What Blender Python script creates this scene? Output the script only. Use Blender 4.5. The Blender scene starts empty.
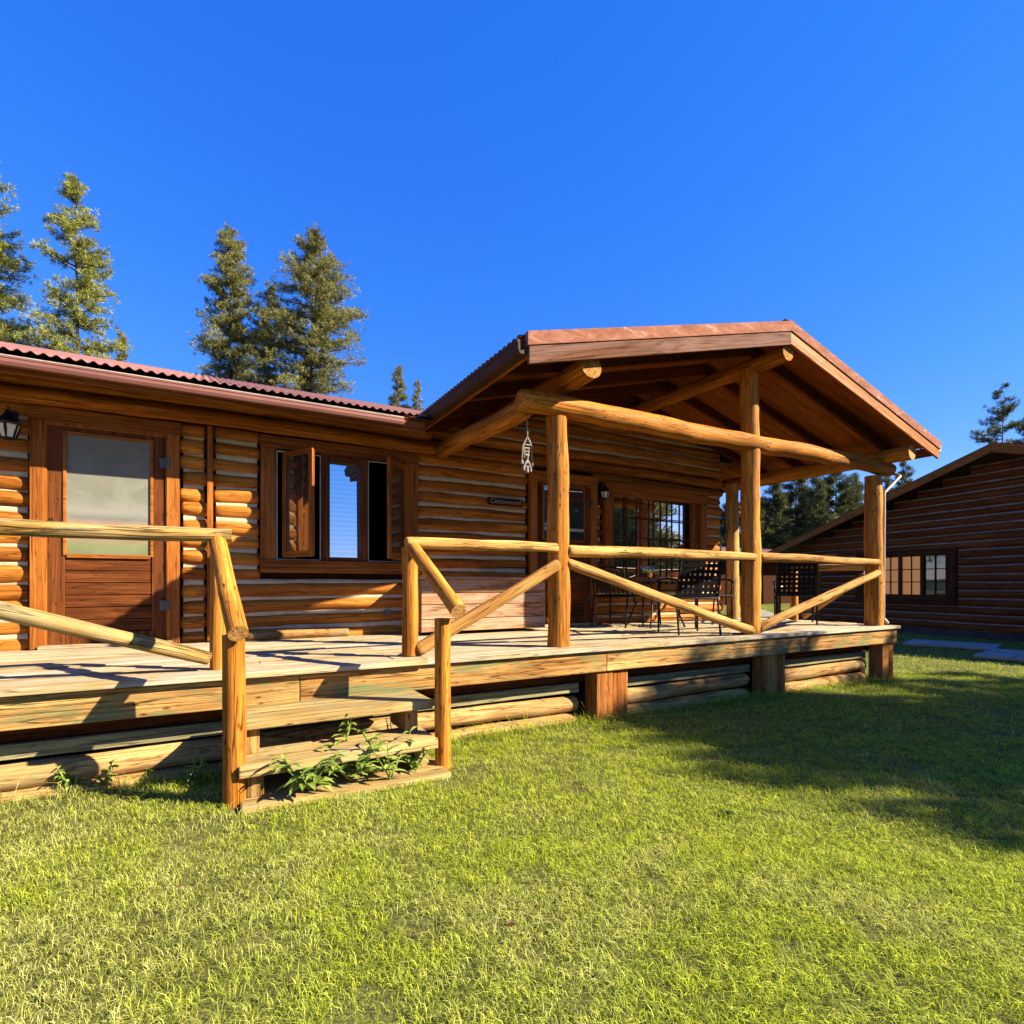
import bpy, math, random
import numpy as np
from mathutils import Vector, Matrix
R = math.radians
S = bpy.context.scene
C = S.collection
rng = random.Random(7)

# ------------------------------------------------------------------ materials
def newmat(name):
    m = bpy.data.materials.new(name); m.use_nodes = True
    nt = m.node_tree; nt.nodes.clear()
    out = nt.nodes.new('ShaderNodeOutputMaterial'); b = nt.nodes.new('ShaderNodeBsdfPrincipled')
    nt.links.new(b.outputs[0], out.inputs[0])
    return m, nt, b
def nd(nt, t, **k):
    n = nt.nodes.new(t)
    for a, v in k.items(): setattr(n, a, v)
    return n
def lk(nt, a, b): nt.links.new(a, b)
def ramp(nt, fac, stops, interp='LINEAR'):
    r = nd(nt, 'ShaderNodeValToRGB'); r.color_ramp.interpolation = interp
    e = r.color_ramp.elements
    e[1].position = stops[-1][0]; e[0].position = stops[0][0]
    for p, c in stops[1:-1]: e.new(p)
    for i, (p, c) in enumerate(stops):
        e[i].color = (c[0], c[1], c[2], 1) if hasattr(c, '__len__') else (c, c, c, 1)
    lk(nt, fac, r.inputs[0]); return r.outputs[0]
def vmul(nt, v, s):
    n = nd(nt, 'ShaderNodeVectorMath', operation='MULTIPLY'); lk(nt, v, n.inputs[0]); n.inputs[1].default_value = s
    return n.outputs[0]
def noise(nt, v, scale, detail=4, rough=.55, dist=0):
    n = nd(nt, 'ShaderNodeTexNoise'); lk(nt, v, n.inputs['Vector'])
    n.inputs['Scale'].default_value = scale; n.inputs['Detail'].default_value = detail
    n.inputs['Roughness'].default_value = rough; n.inputs['Distortion'].default_value = dist
    return n.outputs['Fac']
def mixc(nt, fac, a, b, mode='MIX'):
    n = nd(nt, 'ShaderNodeMix', data_type='RGBA', blend_type=mode)
    for i, x in ((0, fac), (6, a), (7, b)):
        if isinstance(x, bpy.types.NodeSocket): lk(nt, x, n.inputs[i])
        elif hasattr(x, '__len__'): n.inputs[i].default_value = (x[0], x[1], x[2], 1)
        else: n.inputs[i].default_value = x
    return n.outputs[2]
def bump(nt, b, h, strength, dist=.01):
    n = nd(nt, 'ShaderNodeBump'); n.inputs['Strength'].default_value = strength
    n.inputs['Distance'].default_value = dist; lk(nt, h, n.inputs['Height']); lk(nt, n.outputs[0], b.inputs['Normal'])
def attr(nt, name):
    return nd(nt, 'ShaderNodeAttribute', attribute_name=name)
def objpos(nt): return nd(nt, 'ShaderNodeNewGeometry').outputs['Position']

def wood(name, dark, mid, light, rough=.6, grain=1.0, knots=.8, moss=None, mossamt=.5, streak=.5, grey=None, cracks=.6, spec=.35, cw=.015):
    K = (.90, .80, .60)
    dark = tuple(c*k*.66 for c,k in zip(dark,K)); mid = tuple(c*k for c,k in zip(mid,K)); light = tuple(c*k for c,k in zip(light,K))
    if grey is not None: grey = tuple(c*.8 for c in grey)
    if moss is not None: moss = tuple(c*.75 for c in moss)
    m, nt, b = newmat(name)
    g = attr(nt, 'gr').outputs['Vector']; rn = attr(nt, 'rnd').outputs['Fac']
    fine = noise(nt, vmul(nt, g, (1.0, 34*grain, 34*grain)), 1, 7, .68, .5)
    broad = noise(nt, vmul(nt, g, (1.1, 7, 7)), 1, 4, .6, .6)
    col = ramp(nt, fine, [(.36, dark), (.5, mid), (.66, light)])
    col = mixc(nt, ramp(nt, broad, [(.38, 0.0), (.64, 1.0)]), col, mixc(nt, .7, col, dark))
    # per piece tone
    col = mixc(nt, rn, mixc(nt, .32, col, dark), mixc(nt, .28, col, light))
    # dark weather streaks
    st = noise(nt, vmul(nt, g, (1.8, 15, 15)), 1, 5, .65, 1.6)
    col = mixc(nt, ramp(nt, st, [(.53, 0.0), (.64, streak)]), col, tuple(c*.35 for c in dark))
    # cracks
    ck = noise(nt, vmul(nt, g, (.9, 30, 30)), 1, 2, .4, .2)
    ckr = ramp(nt, ck, [(.5-cw, 0.0), (.5, cracks), (.5+cw, 0.0)])
    col = mixc(nt, ckr, col, tuple(c*.22 for c in dark))
    # knots
    v = nd(nt, 'ShaderNodeTexVoronoi', feature='F1'); lk(nt, vmul(nt, g, (2.0, 5.5, 5.5)), v.inputs['Vector'])
    kn0 = ramp(nt, v.outputs['Distance'], [(.10, knots), (.20, knots*.45), (.30, 0.0)])
    kmask = ramp(nt, noise(nt, vmul(nt, g, (1.7, 4, 4)), 1, 1), [(.52, 0.0), (.6, 1.0)])
    kn = mixc(nt, 1.0, kn0, kmask, 'MULTIPLY')
    col = mixc(nt, kn, col, tuple(c*.3 for c in dark))
    P = objpos(nt)
    if grey is not None:
        gn = noise(nt, vmul(nt, g, (.8, 5, 5)), 1, 5, .65, .8)
        col = mixc(nt, ramp(nt, gn, [(.4, 0.0), (.62, .85)]), col, grey)
    if moss is not None:
        mn = noise(nt, vmul(nt, P, (1.5, 1.5, 5)), 1.4, 5, .65, .5)
        col = mixc(nt, ramp(nt, mn, [(.5, 0.0), (.64, mossamt)]), col, moss)
    lk(nt, col, b.inputs['Base Color'])
    b.inputs['Specular IOR Level'].default_value = spec*.28
    rr = ramp(nt, fine, [(.3, rough+.12), (.7, rough-.08)]); lk(nt, rr, b.inputs['Roughness'])
    h = nd(nt, 'ShaderNodeMath', operation='SUBTRACT'); lk(nt, fine, h.inputs[0]); lk(nt, ckr, h.inputs[1])
    bump(nt, b, h.outputs[0], .8, .008)
    return m

M = {}
M['walllog'] = wood('wall_log_wood', (.24,.072,.012), (.46,.17,.028), (.68,.33,.08), rough=.55, knots=.85, streak=.4, spec=.3)
M['wallshade'] = M['walllog']
M['postlog'] = wood('honey_post_wood', (.28,.095,.014), (.56,.225,.034), (.72,.37,.085), rough=.6, knots=1.0, cw=.02, streak=.3, cracks=.7, spec=.3)
M['raillog'] = wood('rail_wood', (.30,.13,.035), (.55,.32,.11), (.70,.49,.22), rough=.7, knots=1.0, cw=.022, cracks=.75, streak=.6, spec=.3)
M['oldrail'] = wood('weathered_rail_wood', (.25,.15,.05), (.50,.33,.12), (.62,.47,.22), rough=.75, knots=.4, streak=.95, grey=(.40,.34,.19), cw=.04, cracks=1.0, spec=.2)
M['trim'] = wood('trim_board_wood', (.18,.052,.010), (.34,.12,.022), (.48,.20,.045), rough=.5, knots=.3, streak=.3, spec=.35)
M['casing'] = wood('door_casing_wood', (.24,.075,.014), (.40,.145,.03), (.52,.22,.055), rough=.5, knots=.4, streak=.25, spec=.35)
M['dooredge'] = wood('door_wood', (.07,.02,.006), (.14,.042,.013), (.24,.09,.03), rough=.5, knots=.2, streak=.5, grain=.8)
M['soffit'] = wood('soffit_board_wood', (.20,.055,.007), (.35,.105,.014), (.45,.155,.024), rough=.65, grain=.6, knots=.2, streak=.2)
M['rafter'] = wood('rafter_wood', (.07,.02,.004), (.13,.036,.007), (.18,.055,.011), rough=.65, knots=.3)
M['deck'] = wood('deck_board_wood', (.28,.20,.10), (.52,.41,.25), (.66,.56,.39), rough=.75, knots=.6, streak=.6, grey=(.50,.45,.36), cracks=.8, spec=.2)
M['rim'] = wood('deck_rim_wood', (.20,.08,.022), (.50,.29,.11), (.70,.51,.26), rough=.7, knots=.9, streak=.6, moss=(.19,.21,.09), mossamt=.95, spec=.2, cw=.025, cracks=.8)
M['tread'] = wood('tread_wood', (.26,.17,.07), (.50,.38,.19), (.62,.52,.31), rough=.75, knots=.8, streak=.5, moss=(.27,.28,.16), mossamt=.6, spec=.2)
M['skirt'] = wood('skirt_log_wood', (.26,.11,.035), (.52,.31,.14), (.68,.50,.28), rough=.7, knots=.9, streak=.6, moss=(.25,.24,.12), mossamt=.5, spec=.2)
M['skirtboard'] = wood('mossy_board_wood', (.18,.17,.11), (.28,.28,.20), (.38,.38,.29), rough=.8, knots=.3, streak=.3, spec=.2)
M['block'] = wood('deck_block_wood', (.26,.08,.02), (.46,.19,.055), (.60,.33,.14), rough=.65, knots=.6, streak=.6, spec=.2)
M['bench'] = wood('bleached_bench_wood', (.18,.055,.025), (.44,.21,.11), (.66,.45,.29), rough=.7, knots=1.0, streak=.85, grey=(.50,.34,.24), spec=.2)
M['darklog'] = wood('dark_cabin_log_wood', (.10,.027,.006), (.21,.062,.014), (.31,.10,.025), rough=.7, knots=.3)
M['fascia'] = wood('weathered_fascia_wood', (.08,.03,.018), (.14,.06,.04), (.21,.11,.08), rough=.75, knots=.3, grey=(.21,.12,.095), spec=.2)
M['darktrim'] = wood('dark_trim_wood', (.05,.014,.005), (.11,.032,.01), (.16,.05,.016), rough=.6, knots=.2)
M['endgrain'] = wood('cut_end_wood', (.36,.15,.04), (.62,.35,.13), (.74,.50,.26), rough=.7, knots=0, streak=.3, cracks=.9, spec=.2)
M['tabletop'] = wood('table_wood', (.09,.04,.02), (.17,.08,.04), (.26,.13,.07), rough=.5, knots=.2)
M['bark'] = wood('tree_bark', (.06,.045,.03), (.12,.085,.06), (.2,.15,.11), rough=.9, knots=.3)

def simple(name, col, rough=.5, metal=0, spec=.5, var=.25, scale=6, bmp=0):
    col = tuple(c*.8 for c in col); m, nt, b = newmat(name); P = objpos(nt)
    n = noise(nt, P, scale, 5, .6)
    c = mixc(nt, ramp(nt, n, [(.3, 0.0), (.7, 1.0)]), tuple(x*(1-var) for x in col), tuple(min(1, x*(1+var)) for x in col))
    lk(nt, c, b.inputs['Base Color']); b.inputs['Roughness'].default_value = rough
    b.inputs['Metallic'].default_value = metal; b.inputs['Specular IOR Level'].default_value = spec*.5
    if bmp: bump(nt, b, noise(nt, P, scale*8, 4), bmp, .004)
    return m
M['chink'] = simple('chinking_mortar', (.52,.43,.28), .9, 0, .1, .18, 9, .5)
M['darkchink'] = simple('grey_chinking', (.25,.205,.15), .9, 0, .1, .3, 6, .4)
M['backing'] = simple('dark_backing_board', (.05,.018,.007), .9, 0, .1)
M['black'] = simple('black_iron', (.012,.011,.011), .45, .4, .5)
M['strap'] = simple('black_woven_strap', (.010,.009,.009), .85, 0, .15)
M['cream'] = simple('pale_screen_frame', (.42,.39,.32), .5, 0, .4)
M['redmetal'] = simple('faded_red_roof_metal', (.25,.115,.10), .55, .1, .4, .15, 2)
M['gutter'] = simple('faded_red_gutter_metal', (.24,.10,.085), .45, .1, .5, .12, 3)
M['brownmetal'] = simple('brown_gutter_metal', (.05,.024,.014), .65, 0, .25, .2, 3)
M['whitemetal'] = simple('pale_downspout_metal', (.45,.37,.29), .4, .1, .5, .1)
M['hinge'] = simple('dull_steel', (.12,.115,.10), .5, .6, .5)
M['glasslit'] = simple('frosted_lamp_glass', (.75,.72,.62), .2, 0, .6, .1, 20)
M['room'] = simple('dark_room_wall', (.03,.022,.017), .9)
M['curtain'] = simple('glowing_tan_curtain', (.40,.22,.11), .8, 0, .2, .15, 8)
M['slab'] = simple('grey_stone_slab', (.40,.36,.30), .8, 0, .2, .3, 3, .4)
M['concrete'] = simple('path_gravel', (.3,.28,.25), .9, 0, .1, .3, 8, .4)
M['pebble'] = simple('foundation_stone', (.07,.06,.05), .9, 0, .1, .5, 2.5, .6)
M['shell'] = simple('bleached_driftwood', (.24,.22,.19), .7, 0, .2, .2, 20)
M['blue'] = simple('blue_petals', (.10,.17,.42), .7, 0, .2, .4, 40)
M['clay'] = simple('pink_clay', (.6,.26,.18), .7, 0, .2, .2, 20)
M['white'] = simple('white_plastic', (.7,.7,.68), .5)
M['scrap'] = simple('grey_wood_scrap', (.3,.27,.22), .8)

_b=[n for n in M['curtain'].node_tree.nodes if n.type=='BSDF_PRINCIPLED'][0]; _b.inputs['Emission Color'].default_value=(.80,.36,.10,1); _b.inputs['Emission Strength'].default_value=.10  # amber emission imitates sun glowing through the curtains from behind
def flashing():
    m, nt, b = newmat('rusted_flashing'); P = objpos(nt)
    n = noise(nt, vmul(nt, P, (3, 3, 9)), 1.6, 7, .7, .6)
    sz = noise(nt, P, 30, 3)
    c = ramp(nt, n, [(.35, (.16,.06,.038)), (.52, (.24,.098,.062)), (.62, (.30,.15,.11)), (.69, (.50,.38,.31))])
    c = mixc(nt, ramp(nt, sz, [(.4, 0.0), (.7, .3)]), c, (.16,.06,.035))
    lk(nt, c, b.inputs['Base Color']); b.inputs['Roughness'].default_value = .8; b.inputs['Specular IOR Level'].default_value = .05
    return m
M['flash'] = flashing()

def mirrorglass(name, tint, fac, rough=.0, base=(.01,.01,.012), blinds=False, wob=.0):
    m, nt, b = newmat(name)
    b.inputs['Base Color'].default_value = (*base, 1); b.inputs['Roughness'].default_value = .3
    g = nd(nt, 'ShaderNodeBsdfGlossy'); g.inputs['Color'].default_value = (*tint, 1); g.inputs['Roughness'].default_value = rough
    mx = nd(nt, 'ShaderNodeMixShader'); mx.inputs[0].default_value = fac
    out = [n for n in nt.nodes if n.type == 'OUTPUT_MATERIAL'][0]
    lk(nt, b.outputs[0], mx.inputs[1]); lk(nt, g.outputs[0], mx.inputs[2]); lk(nt, mx.outputs[0], out.inputs[0])
    P = objpos(nt)
    if blinds:
        sp = nd(nt, 'ShaderNodeSeparateXYZ'); lk(nt, P, sp.inputs[0])
        s = nd(nt, 'ShaderNodeMath', operation='MULTIPLY'); lk(nt, sp.outputs[2], s.inputs[0]); s.inputs[1].default_value = 2*math.pi/.05
        s2 = nd(nt, 'ShaderNodeMath', operation='SINE'); lk(nt, s.outputs[0], s2.inputs[0])
        lk(nt, ramp(nt, s2.outputs[0], [(0, fac*.86), (1, fac)]), mx.inputs[0])
    bn = nd(nt, 'ShaderNodeBump'); bn.inputs['Strength'].default_value = .04; bn.inputs['Distance'].default_value = .01
    lk(nt, noise(nt, P, 2.5, 1), bn.inputs['Height']); lk(nt, bn.outputs[0], g.inputs['Normal'])
    return m
M['glass'] = mirrorglass('window_glass', (.66,.80,.95), .72, blinds=True)
M['glassdark'] = mirrorglass('dark_window_glass', (.9,.93,1), .72)
M['glassash'] = mirrorglass('casement_glass', (.8,.8,.85), .30)
M['glassgarden'] = mirrorglass('garden_window_glass', (.5,.6,.5), .2)
M['glassdim'] = mirrorglass('dim_window_glass', (.8,.85,.9), .16)
def screenmat():
    m, nt, b = newmat('door_screen_glass'); P = objpos(nt)
    sp = nd(nt, 'ShaderNodeSeparateXYZ'); lk(nt, P, sp.inputs[0])
    n = noise(nt, vmul(nt, P, (2.2, 1, 4)), 1.3, 4, .6, 1.5)
    c = ramp(nt, n, [(.3, (.09,.092,.075)), (.55, (.14,.14,.118)), (.75, (.21,.205,.17))])
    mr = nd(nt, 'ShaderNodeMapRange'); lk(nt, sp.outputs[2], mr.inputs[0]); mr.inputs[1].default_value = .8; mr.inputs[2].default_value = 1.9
    reflected_band = ramp(nt, mr.outputs[0], [(0, (.12,.15,.06)), (.09, (.15,.18,.06)), (.14, (.26,.17,.10)), (.2, (.18,.18,.14)), (.26, (.34,.20,.17)), (.31, (.15,.15,.13)), (.36, (.24,.24,.22)), (.5, (.15,.155,.125)), (.8,(.17,.17,.14))])  # strips mirrored in the pane, painted as colours by height
    c = mixc(nt, .6, c, reflected_band)
    lk(nt, c, b.inputs['Base Color']); b.inputs['Roughness'].default_value = .6; b.inputs['Specular IOR Level'].default_value = .08
    return m
M['screen'] = screenmat()

def foliage(name, dark, mid, light, trans=.25, hue='rnd'):
    m, nt, b = newmat(name)
    rn = attr(nt, 'rnd').outputs['Fac']
    c = ramp(nt, rn, [(0, dark), (.5, mid), (1, light)])
    c = mixc(nt, ramp(nt, noise(nt, objpos(nt), .8, 3), [(.35, 0.0), (.65, .5)]), c, dark)
    lk(nt, c, b.inputs['Base Color']); b.inputs['Roughness'].default_value = .6; b.inputs['Specular IOR Level'].default_value = .25
    t = nd(nt, 'ShaderNodeBsdfTranslucent'); lk(nt, c, t.inputs[0])
    mx = nd(nt, 'ShaderNodeMixShader'); mx.inputs[0].default_value = trans
    out = [n for n in nt.nodes if n.type == 'OUTPUT_MATERIAL'][0]
    lk(nt, b.outputs[0], mx.inputs[1]); lk(nt, t.outputs[0], mx.inputs[2]); lk(nt, mx.outputs[0], out.inputs[0])
    return m
M['needles'] = foliage('pine_needles', (.04,.052,.012), (.17,.19,.035), (.38,.38,.075), .2)
M['needlesblue'] = foliage('spruce_needles', (.035,.042,.014), (.15,.155,.045), (.33,.31,.09), .2)
M['needlesdark'] = foliage('far_pine_needles', (.02,.028,.008), (.06,.075,.02), (.15,.16,.04), .15)
M['hill'] = simple('wooded_hill', (.03,.045,.02), .95, 0, .1, .7, .35)
M['leaf'] = foliage('weed_leaf', (.12,.19,.03), (.28,.38,.07), (.50,.55,.15), .4)

def grassmat():
    m, nt, b = newmat('grass_blades')
    rn = attr(nt, 'rnd').outputs['Fac']; tip = attr(nt, 'tip').outputs['Fac']; P = objpos(nt)
    green = ramp(nt, rn, [(0, (.11,.17,.01)), (.35, (.39,.48,.02)), (.8, (.60,.67,.06)), (.95, (.70,.70,.16)), (1, (.78,.72,.38))])
    dry = ramp(nt, rn, [(0, (.19,.22,.025)), (.5, (.54,.56,.11)), (1, (.82,.77,.38))])
    sp = nd(nt, 'ShaderNodeSeparateXYZ'); lk(nt, P, sp.inputs[0])
    # drier towards the left of the lawn, greener to the right
    mr = nd(nt, 'ShaderNodeMapRange'); lk(nt, sp.outputs[0], mr.inputs[0])
    mr.inputs[1].default_value = -1.5; mr.inputs[2].default_value = 3.0; mr.inputs[3].default_value = .16; mr.inputs[4].default_value = -.12
    n = noise(nt, P, 1.6, 5, .65, .4)
    a = nd(nt, 'ShaderNodeMath', operation='ADD'); lk(nt, n, a.inputs[0]); lk(nt, mr.outputs[0], a.inputs[1])
    c = mixc(nt, ramp(nt, a.outputs[0], [(.42, 0.0), (.68, .9)]), green, dry)
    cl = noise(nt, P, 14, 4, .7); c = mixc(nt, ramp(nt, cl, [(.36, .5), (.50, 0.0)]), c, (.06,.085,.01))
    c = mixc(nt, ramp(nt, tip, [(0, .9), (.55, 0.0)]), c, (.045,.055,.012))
    lk(nt, c, b.inputs['Base Color']); b.inputs['Roughness'].default_value = .6; b.inputs['Specular IOR Level'].default_value = .14
    t = nd(nt, 'ShaderNodeBsdfTranslucent'); lk(nt, c, t.inputs[0])
    mx = nd(nt, 'ShaderNodeMixShader'); mx.inputs[0].default_value = .35
    out = [n for n in nt.nodes if n.type == 'OUTPUT_MATERIAL'][0]
    lk(nt, b.outputs[0], mx.inputs[1]); lk(nt, t.outputs[0], mx.inputs[2]); lk(nt, mx.outputs[0], out.inputs[0])
    return m
M['grass'] = grassmat()
def groundmat():
    m, nt, b = newmat('lawn_soil'); P = objpos(nt)
    n = noise(nt, P, 3, 6, .7); n2 = noise(nt, P, 40, 4, .7)
    c = ramp(nt, n, [(.3, (.07,.065,.02)), (.5, (.11,.12,.025)), (.7, (.17,.17,.05))])
    c = mixc(nt, ramp(nt, n2, [(.35, 0.0), (.7, .6)]), c, (.08,.065,.035))
    lk(nt, c, b.inputs['Base Color']); b.inputs['Roughness'].default_value = .95; b.inputs['Specular IOR Level'].default_value = .1
    bump(nt, b, n2, .8, .02)
    return m
M['ground'] = groundmat()

# ------------------------------------------------------------------ mesh builder
class MB:
    def __init__(s): s.v=[]; s.f=[]; s.gr=[]; s.rn=[]; s.mi=[]; s.sm=[]
    def add(s, vs, gs, fs, rnd, mi=0, smooth=False):
        o = len(s.v); s.v += vs; s.gr += gs; s.rn += [rnd]*len(vs)
        for f in fs: s.f.append(tuple(o+i for i in f)); s.mi.append(mi); s.sm.append(smooth)
    def log(s, p0, p1, r0, r1=None, caps=('round','round'), wob=.006, seg=14, rnd=None, endmi=0, flat=1.0, bend=0.0, step=.12, knob=.5, mi=0):
        p0 = Vector(p0); p1 = Vector(p1); r1 = r0 if r1 is None else r1
        ax = p1-p0; L = ax.length; ax.normalize()
        up = Vector((0,0,1)) if abs(ax.z) < .9 else Vector((0,1,0))
        sx = ax.cross(up).normalized(); sy = sx.cross(ax).normalized()
        seed = rng.random()*80; rnd = rng.random() if rnd is None else rnd
        n = max(2, int(L/step)); st = []
        if caps[0] == 'round':
            for t, k in ((0,.60),(.10,.84),(.30,.95)): st.append((t*r0, k))
        else: st.append((0, 1.0))
        a0 = (r0 if caps[0] == 'round' else 0.0)*.9; a1 = L-(r1 if caps[1] == 'round' else 0)*.9
        k0 = 1 if caps[0] == 'round' else 1
        for i in range(0 if caps[0]=='round' else 1, n+1 if caps[1]=='round' else n): st.append((a0+(a1-a0)*i/n, 1.0))
        if caps[1] == 'round':
            for t, k in ((.30,.95),(.10,.84),(0,.60)): st.append((L-t*r1, k))
        else: st.append((L, 1.0))
        ph = [rng.random()*6.28 for _ in range(8)]
        kb = [(rng.random()*L, rng.random()*6.28, rng.uniform(.3,1)) for _ in range(int(L/.35*knob)+1)]
        vs=[]; gs=[]; fs=[]
        for (t, k) in st:
            r = (r0+(r1-r0)*t/L)*k
            off = Vector((math.sin(t*1.1+ph[0])*wob*1.6, 0, math.sin(t*1.5+ph[1])*wob*1.6)) + sy*bend*math.sin(math.pi*t/L)
            for j in range(seg):
                a = 2*math.pi*j/seg
                rr = r*(1+(wob/max(r0,.01))*(.5*math.sin(t*5.3+ph[2]+a)+.4*math.sin(t*11+ph[3]+2*a)+.35*math.sin(3*a+ph[4]+t*2)))
                for (kt, ka, ks) in kb:
                    d2 = ((t-kt)/.05)**2 + (((a-ka+math.pi)%(2*math.pi)-math.pi)*r0/.035)**2
                    if d2 < 6: rr += .008*ks*math.exp(-d2)
                ca, sa = math.cos(a)*rr, math.sin(a)*rr*flat
                vs.append(tuple(p0+ax*t+sx*ca+sy*sa+off)); gs.append((t+seed, ca+seed*.37, sa+seed*.11))
        m = len(st)
        for i in range(m-1):
            for j in range(seg):
                fs.append((i*seg+j, i*seg+(j+1)%seg, (i+1)*seg+(j+1)%seg, (i+1)*seg+j))
        s.add(vs, gs, fs, rnd, mi, True)
        # end caps as separate verts
        for e, (i, cap) in enumerate(((0, caps[0]), (m-1, caps[1]))):
            ring = vs[i*seg:(i+1)*seg]
            s.add(list(ring), [(seed, (g[1])*1.0, g[2]) for g in gs[i*seg:(i+1)*seg]], [tuple(range(seg))[::(-1 if e == 0 else 1)][::-1]], rnd, endmi if cap == 'flat' else mi, False)
    def box(s, x0, x1, y0, y1, z0, z1, rnd=None, axis=0, mi=0):
        s.obox(Vector(((x0+x1)/2,(y0+y1)/2,(z0+z1)/2)), (abs(x1-x0),abs(y1-y0),abs(z1-z0)), Matrix.Identity(3), rnd, axis, mi)
    def obox(s, c, d, rot, rnd=None, axis=0, mi=0):
        seed = rng.random()*80; rnd = rng.random() if rnd is None else rnd
        vs=[]; gs=[]
        for i in (-1,1):
            for j in (-1,1):
                for k in (-1,1):
                    l = Vector((i*d[0]/2, j*d[1]/2, k*d[2]/2)); vs.append(tuple(c+rot@l))
                    q = [l[axis], l[(axis+1)%3], l[(axis+2)%3]]; gs.append((q[0]+seed, q[1]+seed*.37, q[2]+seed*.11))
        s.add(vs, gs, [(0,1,3,2),(4,6,7,5),(0,4,5,1),(2,3,7,6),(0,2,6,4),(1,5,7,3)], rnd, mi, False)
    def board(s, p0, p1, w, t, up=(0,0,1), rnd=None, mi=0):
        """board from p0 to p1; w measured along up-ish, t across"""
        p0=Vector(p0); p1=Vector(p1); ax=(p1-p0); L=ax.length; ax.normalize()
        z = Vector(up); z = (z-ax*z.dot(ax)).normalized(); y = z.cross(ax)
        rot = Matrix((ax,y,z)).transposed()
        s.obox((p0+p1)/2, (L,t,w), rot, rnd, 0, mi)
    def build(s, name, mats, parent=None, bev=0.0, loc=None):
        me = bpy.data.meshes.new(name); me.from_pydata(s.v, [], s.f)
        mats = mats if isinstance(mats, (list,tuple)) else [mats]
        for m in mats: me.materials.append(m)
        me.polygons.foreach_set('material_index', s.mi); me.polygons.foreach_set('use_smooth', s.sm)
        a = me.attributes.new('gr','FLOAT_VECTOR','POINT'); a.data.foreach_set('vector', np.array(s.gr,dtype='f4').ravel())
        a = me.attributes.new('rnd','FLOAT','POINT'); a.data.foreach_set('value', np.array(s.rn,dtype='f4'))
        me.update()
        o = bpy.data.objects.new(name, me); C.objects.link(o)
        if parent is not None:
            o.parent = parent; o.matrix_parent_inverse = Matrix.Translation(-Vector(parent['_o']) if '_o' in parent else (0,0,0))
        if bev:
            b = o.modifiers.new('b','BEVEL'); b.width = bev; b.segments = 2; b.limit_method = 'ANGLE'; b.angle_limit = R(50)
        return o
def tag(o, label=None, cat=None, group=None, kind=None):
    if label: o['label'] = label
    if cat: o['category'] = cat
    if group: o['group'] = group
    if kind: o['kind'] = kind
    return o
def empty(name, loc, label, cat, group=None):
    o = bpy.data.objects.new(name, None); o.location = loc; C.objects.link(o); o.empty_display_size = .1
    o['_o'] = tuple(loc)
    return tag(o, label, cat, group)
def single(mb, name, mat, label=None, cat=None, group=None, kind=None, bev=0):
    return tag(mb.build(name, mat, None, bev), label, cat, group, kind)
def one(name, mats, parent, *boxes, bev=.004, axis=0):
    m = MB()
    for b in boxes: m.box(*b, axis=axis)
    return m.build(name, mats, parent, bev)

GZ = lambda x, y=0: -.645-.009*max(-6, min(x, 12))

# ------------------------------------------------------------------ ground, sky
def ground():
    xs = np.unique(np.concatenate([np.linspace(-8,16,49), np.linspace(-400,-8,8), np.linspace(16,400,8)]))
    ys = np.unique(np.concatenate([np.linspace(-8,16,49), np.linspace(-400,-8,8), np.linspace(16,400,8)]))
    v=[]; f=[]
    for y in ys:
        for x in xs: v.append((x, y, GZ(x)-.012))
    n=len(xs)
    for j in range(len(ys)-1):
        for i in range(n-1): f.append((j*n+i, j*n+i+1, (j+1)*n+i+1, (j+1)*n+i))
    m = MB(); m.add(v, v, f, .5, 0, True)
    return single(m, 'ground', M['ground'], 'green lawn soil under the grass', None, None, 'structure')
ground()

# ------------------------------------------------------------------ log cabin
cabin = empty('log_cabin', (0, 6.05, 0), 'long honey brown log cabin with a red metal roof behind the deck', 'cabin')
YC = 6.110   # centre line of wall logs
PITCH = .155
XL, XR = -8.0, 7.36
openings = [(-1.285, -.205, -1, 2.07), (.49, 2.14, .68, 2.06), (3.655, 4.745, -1, 2.04), (4.88, 6.925, .5, 2.01), (.018, .070, -1, 2.2)]
wl = MB(); ck = MB()
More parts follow.
